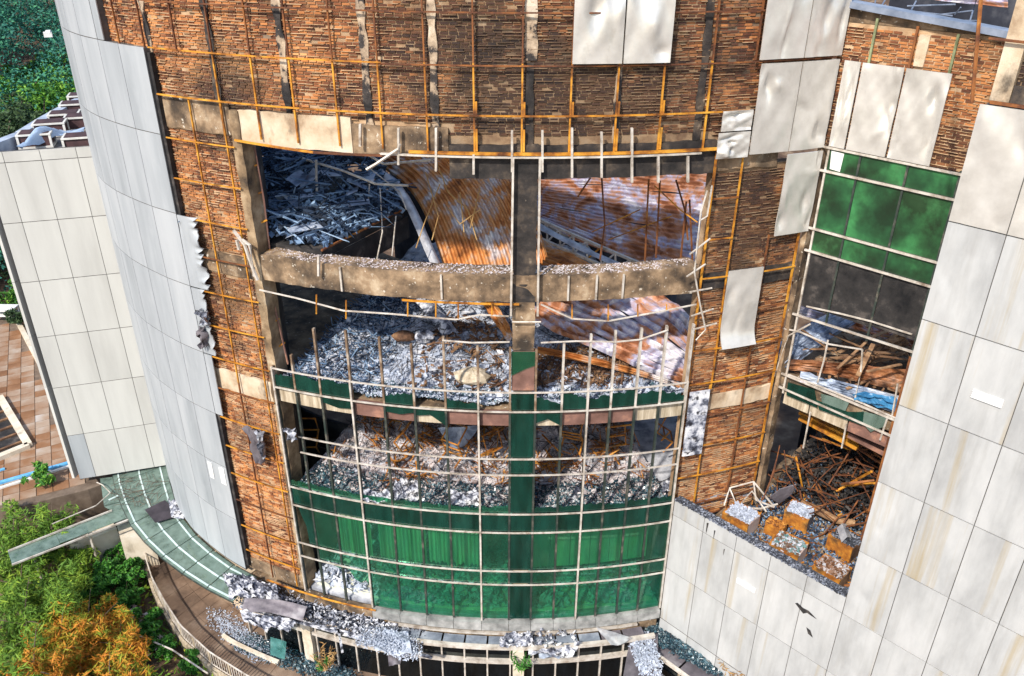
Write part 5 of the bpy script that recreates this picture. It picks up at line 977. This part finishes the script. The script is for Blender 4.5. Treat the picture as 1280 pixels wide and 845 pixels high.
# scorched cloths on the left brick strip
def rag(name, x, y, w, h, m, label, d=.1, seed=0):
    a_, z = caz(x, y, d); rows = []
    for i in range(9):
        rows.append([CYL.P(a_ + (j / 6 - .5) * w / CYL.lin * (1 - .5 * (i / 8)) + .3 * vnoise(i * .7 + seed, j * .2), d + .09 * math.sin(j * 1.9 + i * .5 + seed) + .05 * vnoise(i + seed, j), z - h * i / 8 + .08 * vnoise(j + seed, i)) for j in range(7)])
    n = np.array(CYL.P(a_, 1, 0)) - np.array(CYL.P(a_, 0, 0)); return tag(MB().grid(rows, .012, n).build(name, m, smooth=True), label, 'torn sheet')
rag('torn_membrane', 252, 388, .38, .45, m_foil, 'crumpled white scrap stuck on the torn edge of the grey cladding', .12, 1); rag('torn_membrane', 251, 410, .3, .6, m_slate, 'dark hanging scrap below the white one on the cladding edge', .1, 4)
rag('torn_membrane', 316, 536, .62, 1.2, m_slate, 'dark torn membrane hanging on the left brick strip', .08, 2); rag('torn_membrane', 324, 540, .18, .9, m_foil, 'white strip hanging over the dark torn membrane', .16, 6)
rag('torn_membrane', 362, 536, .45, .4, m_foil, 'white flap caught at the left end of the broken glazing', .18, 8)
# charred heap over the entrance, and sheets lying on it
def blob(name, x0, y0, x1, y1, z, n, m, label, lift=(0, .5), size=1.):
    mb = MB(); pts = []
    for _ in range(n):
        t = random.random(); p = np.array(pz(x0 + (x1 - x0) * t + random.uniform(-14, 14), y0 + (y1 - y0) * t + random.uniform(-12, 12), z)); p[2] += random.uniform(*lift) * math.sin(math.pi * min(.95, max(.05, t))); pts.append(tuple(p))
    chips(mb, pts, (.012 * size, .11 * size), (.01 * size, .07 * size), (.004, .02 * size)); return stuff(name, mb, m, label)
blob('scorched_scrap', 290, 728, 480, 790, -19.78, 500, m_foil, 'scorched white and black scraps heaped on the entrance ledge at the left', (0, .25), .7)
blob('charred_scrap', 300, 748, 520, 800, -19.98, 3600, m_crust, 'black charred scraps along the broken entrance roof', (0, .2), .5)
blob('ash_scrap', 455, 795, 515, 815, -19.9, 2600, m_ash, 'grey speckled ash lump on the white entrance rail', (0, .3), .38)
blob('ash_scrap', 640, 795, 715, 800, -19.85, 60, m_foil, 'white rags on the entrance rail below the column', (0, .3))
blob('ash_scrap', 812, 785, 905, 835, -20.3, 5200, m_tealc, 'dark glassy rubble in the corner between the curve and the parapet', (0, .18), .55)
blob('ash_scrap', 800, 800, 815, 840, -20.1, 1300, m_ash, 'ash on the fallen slab beside the parapet', (0, .12), .5)
blob('ash_scrap', 300, 800, 440, 850, -21.85, 2200, m_tealc, 'broken glass scattered on the walkway', (0, .03), .5); blob('ash_scrap', 270, 770, 330, 820, -21.85, 1500, m_ash, 'pale glass crumbs on the walkway by the kerb', (0, .02), .35)
def sheetpx(name, pts, z, m, label, cat, amp=.06, n=12, lift=0.):
    crisp = m is m_foil
    if crisp: n = 16; amp *= .9
    r3 = random.Random(label)
    P = [np.array(pz(x, y, z + (lz if len(pts[0]) > 2 else 0))) for x, y, *r in pts for lz in [r[0] if r else 0]]
    rows = [[(lambda p: (p[0], p[1], p[2] + amp * vnoise(i * .22 + pts[0][0], j * .25) + (amp * (.8 * vnoise(i * .55 + pts[0][1], j * .6) + r3.uniform(-.28, .28)) if crisp else 0) + lift * math.sin(math.pi * j / n)))((P[0] * (1 - j / n) + P[1] * j / n) * (1 - i / n) + (P[3] * (1 - j / n) + P[2] * j / n) * i / n) for j in range(n + 1)] for i in range(n + 1)]
    return tag(MB().grid(rows, .015, (0, 0, 1)).build(name, m, smooth=not crisp), label, cat)
sheetpx('bent_sheet', [(306, 748, .1), (384, 758, .1), (378, 776, -.1), (302, 764, -.1)], -19.45, m_slate, 'curved dark grey sheet lying on the charred entrance roof', 'metal sheet', .03, lift=.12)
sheetpx('scorched_sheet', [(290, 722), (345, 728), (350, 752), (285, 745)], -19.5, m_foil, 'crumpled scorched white sheet at the left end of the entrance roof', 'metal sheet', .22)
sheetpx('scorched_sheet', [(300, 764), (372, 776), (360, 790), (305, 778)], -19.6, m_foil, 'white torn sheet hanging below the dark grey one', 'metal sheet', .16)
sheetpx('scorched_sheet', [(278, 716), (312, 722), (318, 738), (282, 732)], -19.45, m_foil, 'black-edged white scrap where the canopy meets the charred roof', 'metal sheet', .2)
sheetpx('bent_sheet', [(460, 792), (510, 788), (515, 818), (470, 815)], -19.75, m_ash, 'ash-grey crumpled sheet on the white entrance rail', 'metal sheet', .14)
sheetpx('bent_sheet', [(484, 812), (506, 806), (500, 830), (486, 832)], -20.1, m_slate, 'small grey flap hanging off the entrance rail', 'metal sheet', .05)
sheetpx('white_cloth', [(626, 793), (662, 790), (668, 806), (624, 808)], -19.82, m_foil, 'white rag draped on the entrance rail below the column', 'cloth', .14)
sheetpx('white_cloth', [(664, 800), (726, 804), (716, 820), (660, 816)], -20.0, m_foil, 'grey-white rag lying along the entrance rail', 'cloth', .16)
sheetpx('bent_sheet', [(744, 783), (790, 797), (776, 806), (764, 806)], -19.82, m_silver, 'triangular pale plate fallen on the glass ledge', 'metal sheet', .02)
sheetpx('concrete_slab', [(788, 795), (822, 792), (824, 850), (778, 850)], -20.15, m_slate, 'broken dark slab tilted over the entrance corner', 'slab', .05)
sheetpx('green_board', [(338, 796), (358, 802), (356, 824), (338, 818)], -21.2, m_teal, 'pale green glass sheet leaning by the walkway', 'glass sheet', .01)
sheetpx('teal_cloth', [(672, 806), (702, 806), (700, 822), (674, 822)], -20.25, m_sheetb, 'blue rag hanging under the entrance rail', 'cloth', .05)
for dd, zz in ((.12, -19.86), (.30, -19.93)): tag(MB().tube([CYL.P(u, dd + .02 * math.sin(u * 3), zz + .03 * math.sin(u * 2.1)) for u in np.linspace(-26.5, -11, 24)], .045, 6).build('fallen_bar', m_foil), 'scorched pale bar lying in the charred entrance roof', 'metal bar', 'bars in the charred entrance roof')
for a_, b_ in (((300, 758), (540, 822)), ((330, 765), (470, 800)), ((390, 775), (520, 800)), ((420, 770), (428, 815)), ((395, 720), (398, 770)), ((376, 700), (380, 745))): tag(MB().bar(pz(*a_, -19.9), pz(*b_, -19.9), .07, .07).build('fallen_bar', m_foil), 'scorched pale bar lying in the charred entrance roof', 'metal bar', 'bars in the charred entrance roof')
# lumps inside the storeys
def lump(name, p, s, m, label, cat, group=None, seed=0):
    rows = []; r2 = random.Random(seed)
    for i in range(7):
        th_ = math.pi * i / 6; rows.append([(p[0] + s[0] * math.sin(th_) * math.cos(2 * math.pi * j / 10) * (1 + .25 * vnoise(i + seed, j % 10)), p[1] + s[1] * math.sin(th_) * math.sin(2 * math.pi * j / 10) * (1 + .25 * vnoise(i * 1.3 + seed, j % 10 + 2)), p[2] + s[2] * math.cos(th_) * (1 + .2 * vnoise(j % 10 + seed, i))) for j in range(11)])
    return tag(MB().grid(rows).build(name, m), label, cat, group)
for k, (x, y, d, s) in enumerate(((590, 470, -1, (.5, .35, .22)), (530, 420, -2.4, (.3, .25, .2)), (548, 455, -1.4, (.14, .12, .1)), (505, 420, -2.6, (.35, .22, .16)), (868, 455, -.9, (.16, .12, .12)))):
    lump('crumpled_bundle', pc(x, y, d), s, [m_beige, m_foil, m_foil, m_wood, m_foil][k], ['tan crumpled bundle of cloth on the ash left of the column', 'pale lump of plaster at the back of the hall floor', 'small white lump on the ash in the hall', 'brown burnt lump on the ash beside the left mullions', 'white lump at the foot of the big violet sheet'][k], 'debris', None, k)
for k, (x0, y0, x1, y1) in enumerate(((494, 598, 522, 625), (562, 612, 600, 632), (455, 612, 490, 628), (830, 600, 856, 615))):
    sheetpx('white_sheet', [(x0, y0), (x1, y0 + 3), (x1 + 2, y1), (x0 - 3, y1 - 2)], -15.1, m_foil, ['white crumpled sheet on the slab edge right of the first white mullion', 'flat white board on the slab edge left of the column', 'white board at the slab edge beside the left white mullion', 'pale board at the right end of the slab edge'][k], 'board', .08)
for k, (x, y) in enumerate(((385, 548), (505, 555), (565, 560), (612, 565), (690, 572), (770, 545), (830, 540), (655 + 60, 545))):
    t = thing('rusty_frame', pc(x, y, -2), 'rusty orange chair frame overturned on the ash above the green glass', 'metal frame', 'overturned rusty frames'); o = Vector(pc(x, y, -2.2)); a_ = k * 1.3
    Mx = Matrix.Rotation(a_, 3, 'Z') @ Matrix.Rotation(.6 + .3 * (k % 3), 3, 'X'); W_ = lambda a, b, c: tuple(o + Mx @ Vector((a, b, c)))
    for pts in ([(-.3, -.3, 0), (-.3, .3, .0), (-.3, .45, .6)], [(.3, -.3, 0), (.3, .3, 0), (.3, .45, .6)], [(-.3, -.3, 0), (.3, -.3, 0)], [(-.3, .3, 0), (.3, .3, 0)], [(-.3, .45, .6), (.3, .45, .6)], [(-.3, 0, 0), (.3, 0, 0)], [(-.3, -.3, 0), (-.3, -.3, -.45)], [(.3, -.3, 0), (.3, -.3, -.45)]): MB().tube([W_(*p) for p in pts], .028, 5).build('frame_tube', m_rusc1, t)
sheetpx('blue_sheet', [(548, 535, .7), (600, 532, .7), (582, 556, 0), (566, 562, 0)], -14.9, m_sheetb, 'pale blue triangular sheet standing on the ash left of the column', 'metal sheet', .04)

# ================================================================== VEGETATION
def crown_pts(c, r, n, clumps, flat=.75, seed=0):
    r2 = np.random.default_rng(seed); cc = r2.normal(0, 1, (clumps, 3)); cc /= np.linalg.norm(cc, axis=1)[:, None]; cc *= r2.uniform(.25, 1.12, (clumps, 1)); rad_ = r2.uniform(.12, .36, clumps)
    k = r2.integers(0, clumps, n); v = r2.normal(0, 1, (n, 3)); v /= np.linalg.norm(v, axis=1)[:, None]
    p = cc[k] + v * (rad_[k] * r2.uniform(.55, 1, n) ** .5)[:, None]
    return np.array(c) + p * np.array([r, r, r * flat])
def tree(name, base, h, r, m, label, cat, group=None, n=2600, clumps=26, lo=.06, hi=.16, asp=.4, flat=.75, seed=0, up=None):
    t = thing(name, base, label, cat, group); b = Vector(base); r2 = random.Random(seed)
    tp = [b, b + Vector((r2.uniform(-.1, .1), r2.uniform(-.1, .1), h * .45)), b + Vector((r2.uniform(-.2, .2), r2.uniform(-.2, .2), h * .85))]
    mb = MB().tube(tp, max(.03, h * .022), 6, h * .008)
    for k in range(7):
        a_ = k * 2.4; s_ = b + Vector((0, 0, h * (.4 + .07 * k))); mb.tube([s_, s_ + Vector((math.cos(a_) * r * .4, math.sin(a_) * r * .4, h * .12)), s_ + Vector((math.cos(a_) * r * .8, math.sin(a_) * r * .8, h * .2))], h * .009, 4, h * .003)
    mb.build('trunk', m_bark, t)
    pts = crown_pts(b + Vector((0, 0, h - r * flat * .8)), r, n, clumps, flat, seed)
    leaves(MB(), pts, lo, hi, asp, up).build('crown', m, t); return t
GZ = -22.33
for k, (x, y, zt, r, m, lab, n) in enumerate(((15, 660, -19.4, 1.3, m_pineg, 'feathery green tree at the left edge below the terrace', 5200), (62, 655, -19.4, 1.0, m_pineg, 'thin green tree rising in front of the tiled terrace', 3400), (30, 770, -19.6, 1.5, m_pineg, 'green and rust-tinged tree in the lower left corner', 6500), (110, 775, -20.2, 1.25, m_pine, 'scorched orange-leaved tree in the lower left garden', 5600), (40, 830, -19.3, 1.25, m_pine, 'yellow-orange scorched tree at the bottom left', 5600), (150, 800, -20.6, .9, m_pine, 'small orange scorched tree beside the garden rubble', 2800), (135, 850, -19.6, .9, m_pine, 'orange-tipped tree cut by the bottom edge', 2800), (-10, 860, -18.9, 1.2, m_pineg, 'bright green tree in the extreme lower left corner', 3600), (25, 722, -20.0, 1.1, m_pineg, 'leaning green tree in the middle of the left garden edge', 4200), (92, 700, -20.6, .8, m_pineg, 'small green tree just below the canopy arm', 2600), (70, 735, -20.3, .95, m_pineg, 'yellow-green tree above the orange scorched tree', 3600), (75, 800, -19.9, 1.15, m_pine, 'broad orange scorched tree between two other orange ones', 5200))):
    p = pz(x, y, zt - .3 * r); tree('scorched_tree', (p[0], p[1], GZ), zt - GZ, r, m, lab, 'tree', 'trees in the lower left garden', n=n, clumps=46, lo=.05, hi=.19, asp=.15, flat=.95, seed=20 + k)
p = pz(66, 600, -19.7); tree('young_tree', (p[0] - .2, p[1] - .2, GZ), 3.4, .55, m_bush, 'pale leafy sapling in front of the terrace edge', 'tree', n=500, clumps=14, seed=51)
for k, (x, y, r, zt, lab) in enumerate(((135, 722, .75, -21.3, 'dark green shrub left of the hedge by the walkway'), (160, 752, .6, -21.6, 'bright hedge bush midway along the walkway'), (178, 785, .6, -21.7, 'hedge bush inside the bend of the railing'), (150, 700, .55, -21.4, 'hedge bush nearest the cream walls'), (205, 815, .45, -21.8, 'low bush against the lower railing'), (110, 690, .5, -21.0, 'small shrub on the cream planter'), (238, 836, .4, -21.9, 'last low bush at the bottom of the railing'), (165, 730, .5, -21.5, 'rounded bush in the middle of the hedge'), (122, 745, .6, -21.4, 'bush at the foot of the dark green shrub'), (140, 770, .6, -21.6, 'bush between the hedge and the orange trees'), (192, 800, .5, -21.8, 'bush tucked under the bend of the railing'), (160, 715, .5, -21.4, 'bush at the top end of the railing'))):
    p = pz(x, y, zt - .3); tree('hedge_bush', (p[0], p[1], GZ), zt - GZ + .2, r, m_hedge, lab, 'bush', 'hedge bushes by the walkway', n=1500, clumps=18, lo=.05, hi=.11, asp=.6, flat=.7, seed=70 + k)
mb = MB(); gp = []
for _ in range(5200):
    x, y = random.uniform(-60, 330), random.uniform(640, 900); p = pz(x, y, GZ); gp.append((p[0], p[1], GZ + random.uniform(.02, .35)))
leaves(mb, gp, .05, .15, .35); stuff('ground_cover', mb, m_pineg, 'weedy green ground cover in the lower left garden')
blob('garden_rubble', 150, 760, 200, 810, GZ + .4, 260, m_ashw, 'pale rubble in the garden beside the orange tree', (0, .1))
for k, pts in enumerate(([(105, 690), (118, 730)], [(175, 795), (215, 812), (260, 842)], [(30, 680), (45, 720)])): tag(MB().tube([tuple(pz(x, y, -21.6)) for x, y in pts], .03, 5).build('pale_pole', m_alu), ['pale thin pole standing among the garden trees', 'pale hose snaking over the garden soil', 'white post at the edge of the garden trees'][k], 'pole')
# shoots at the entrance and dry palm fronds by the parapet
def fronds(name, x, y, z, n, L, m, label, cat):
    o = Vector(pz(x, y, z)); t = thing(name, o, label, cat)
    for k in range(n):
        a_ = k * 2.4; e = Vector((math.cos(a_) * L * .5, math.sin(a_) * L * .5, L * random.uniform(.7, 1.1))); pts = [o, o + e * .5 + Vector((0, 0, .08)), o + e]
        mb = MB().tube(pts, .015, 4, .004); cp = [tuple(o + e * q + Vector((random.uniform(-.07, .07), random.uniform(-.07, .07), random.uniform(-.05, .05)))) for q in np.linspace(.2, 1, 16)]
        leaves(mb, cp, .06, .14, .18); mb.build('frond', m, t)
fronds('weed', 650, 838, -20.6, 6, .6, m_hedge, 'green weed growing on the cream entrance pillar', 'plant'); fronds('dry_palm', 915, 852, -20.6, 10, .95, m_palm, 'dry brown palm frond at the foot of the parapet', 'plant'); fronds('dry_palm', 960, 858, -20.6, 11, 1.2, m_palm, 'taller dry brown palm frond at the bottom edge right of the other', 'plant')
fronds('weed', 408, 836, -21.2, 9, .7, m_palm, 'brown dead weed in front of the charred entrance', 'plant'); fronds('weed', 402, 838, -21.2, 4, .5, m_hedge, 'small green shoot among the dead weeds at the entrance', 'plant')
# left edge: planting, white cart and the wooded slope behind
for k, (x, y, r) in enumerate(((10, 320, 1.4), (18, 368, 1.1), (30, 395, .7), (-10, 300, 1.6))):
    p = pz(x, y, -19.0); tree('terrace_shrub', (p[0], p[1], -22), 3.4, r, m_bush if k % 2 else m_olive, ['dark shrub beside the far end of the cream wing', 'green shrub above the white cart', 'small flowering shrub at the wing corner', 'tall shrub at the left edge behind the cream wing'][k], 'bush', n=1400, clumps=20, lo=.07, hi=.16, seed=90 + k)
ct = thing('white_cart', pz(8, 402, TZ0), 'small white metal cart parked at the far edge of the terrace', 'cart'); o = Vector(pz(8, 400, TZ0))
for sx in (-.6, .6):
    for sy in (-.35, .35): MB().bar(o + Vector((sx, sy, .12)), o + Vector((sx, sy, .7)), .05, .05).build('post', m_wht, ct)
MB().box(o + Vector((0, 0, .4)), .62, .37, .03).build('shelf', m_wht, ct); MB().box(o + Vector((0, 0, .72)), .66, .4, .03).build('top', m_wht, ct)
for sx in (-.5, .5): MB().tube([o + Vector((sx, -.3, .08)), o + Vector((sx, -.24, .08))], .08, 10).build('wheel', m_black, ct)
tag(MB().bar(pz(20, 398, TZ0 + .15), pz(58, 470, TZ0 + .15), .2, .3).build('cream_kerb', m_cream), 'pale kerb along the planting strip left of the wing', 'kerb')
for k in range(14):
    x, y = [(20, 150), (50, 135), (78, 118), (95, 150), (40, 108), (10, 120), (70, 100), (5, 165), (105, 105), (30, 85), (-20, 120), (85, 85), (-40, 150), (60, 160)][k]
    p = pz(x, y, -9.5) * 1.0; sc = 1.35; p = np.array([p[0] * sc, p[1] * sc, p[2] * sc]); z = max(-13, min(-9.5, p[2])); p = pz(x, y, z)
    tree('leafy_tree', (p[0], p[1], -22.9), z + 22.9 + .6, 3.0, m_olive if k in (0, 7, 12, 13) else m_bush, ('dark olive tree behind the blue-grey roof coping' if k in (0, 7, 12, 13) else 'bright leafy tree on the slope behind the flat roof'), 'tree', 'olive trees behind the roof' if k in (0, 7, 12, 13) else 'bright trees behind the roof', n=6500, clumps=34, lo=.07, hi=.19, asp=.6, seed=120 + k)
hill = []
for i in range(24):
    d = 45 + i * 9; hill.append([(math.sin(rad(a_)) * d, math.cos(rad(a_)) * d, -22.9 + max(0, d - 55) * .21 + 2 * vnoise(a_ * .1, d * .03)) for a_ in np.linspace(-75, 40, 50)])
tag(MB().grid(hill).build('hillside', m_soil, smooth=True), 'wooded slope rising behind the building', kind='structure')
fp = []; rf = np.random.default_rng(9)
for k in range(300):
    d = 55 + 175 * rf.uniform() ** 1.3; a_ = rf.uniform(-42, -25); z0_ = -22.9 + max(0, d - 55) * .21; r = rf.uniform(2.2, 4.2); c = np.array([math.sin(rad(a_)) * d, math.cos(rad(a_)) * d, z0_ + rf.uniform(2.5, 6.5)])
    n = 1000; v = rf.normal(0, 1, (n, 3)); v[:, 2] = np.abs(v[:, 2]) * .9 + .05; v /= np.linalg.norm(v, axis=1)[:, None]; fp += (c + v * r * rf.uniform(.7, 1.05, (n, 1))).tolist()
mb = MB(); leaves(mb, fp, .06, .19, .6); stuff('forest', mb, m_forest, 'dense forest on the slope behind the building, blue haze in its leaf colour')
p = pz(60, 43, -5.2); tag(MB().box((p[0], p[1], p[2]), .17, .12, .11, .4).box((p[0] + .05, p[1], p[2] + .13), .1, .1, .05, .2).build('white_roof_vent', m_wht), 'tiny white vent showing among the forest trees', 'vent')

# ------------------------------------------------------------------ labels of repeats: their order as seen across the scene
ORD = 'first second third fourth fifth sixth seventh eighth ninth tenth'.split()
bylab = {}
for o in SC.objects:
    if o.parent is None and 'group' in o.keys() and 'label' in o.keys(): bylab.setdefault(o['label'], []).append(o)
def scrx(o):
    p = np.array(ORG.get(o.name, tuple(o.location))); p = np.array(tuple(o.location)) if o.type == 'EMPTY' else p; return (p @ rt) / (p @ fw)
for lab, os_ in bylab.items():
    if 1 < len(os_) <= 10:
        os_.sort(key=scrx)
        for k, o in enumerate(os_): o['label'] = lab + ', ' + ('leftmost' if k == 0 else 'rightmost' if k == len(os_) - 1 else ORD[k] + ' from the left')
# ------------------------------------------------------------------ lift everything
for o in list(SC.objects):
    if o.parent is None and o.name not in ('drone_camera', 'sun'): o.location.z += LIFT
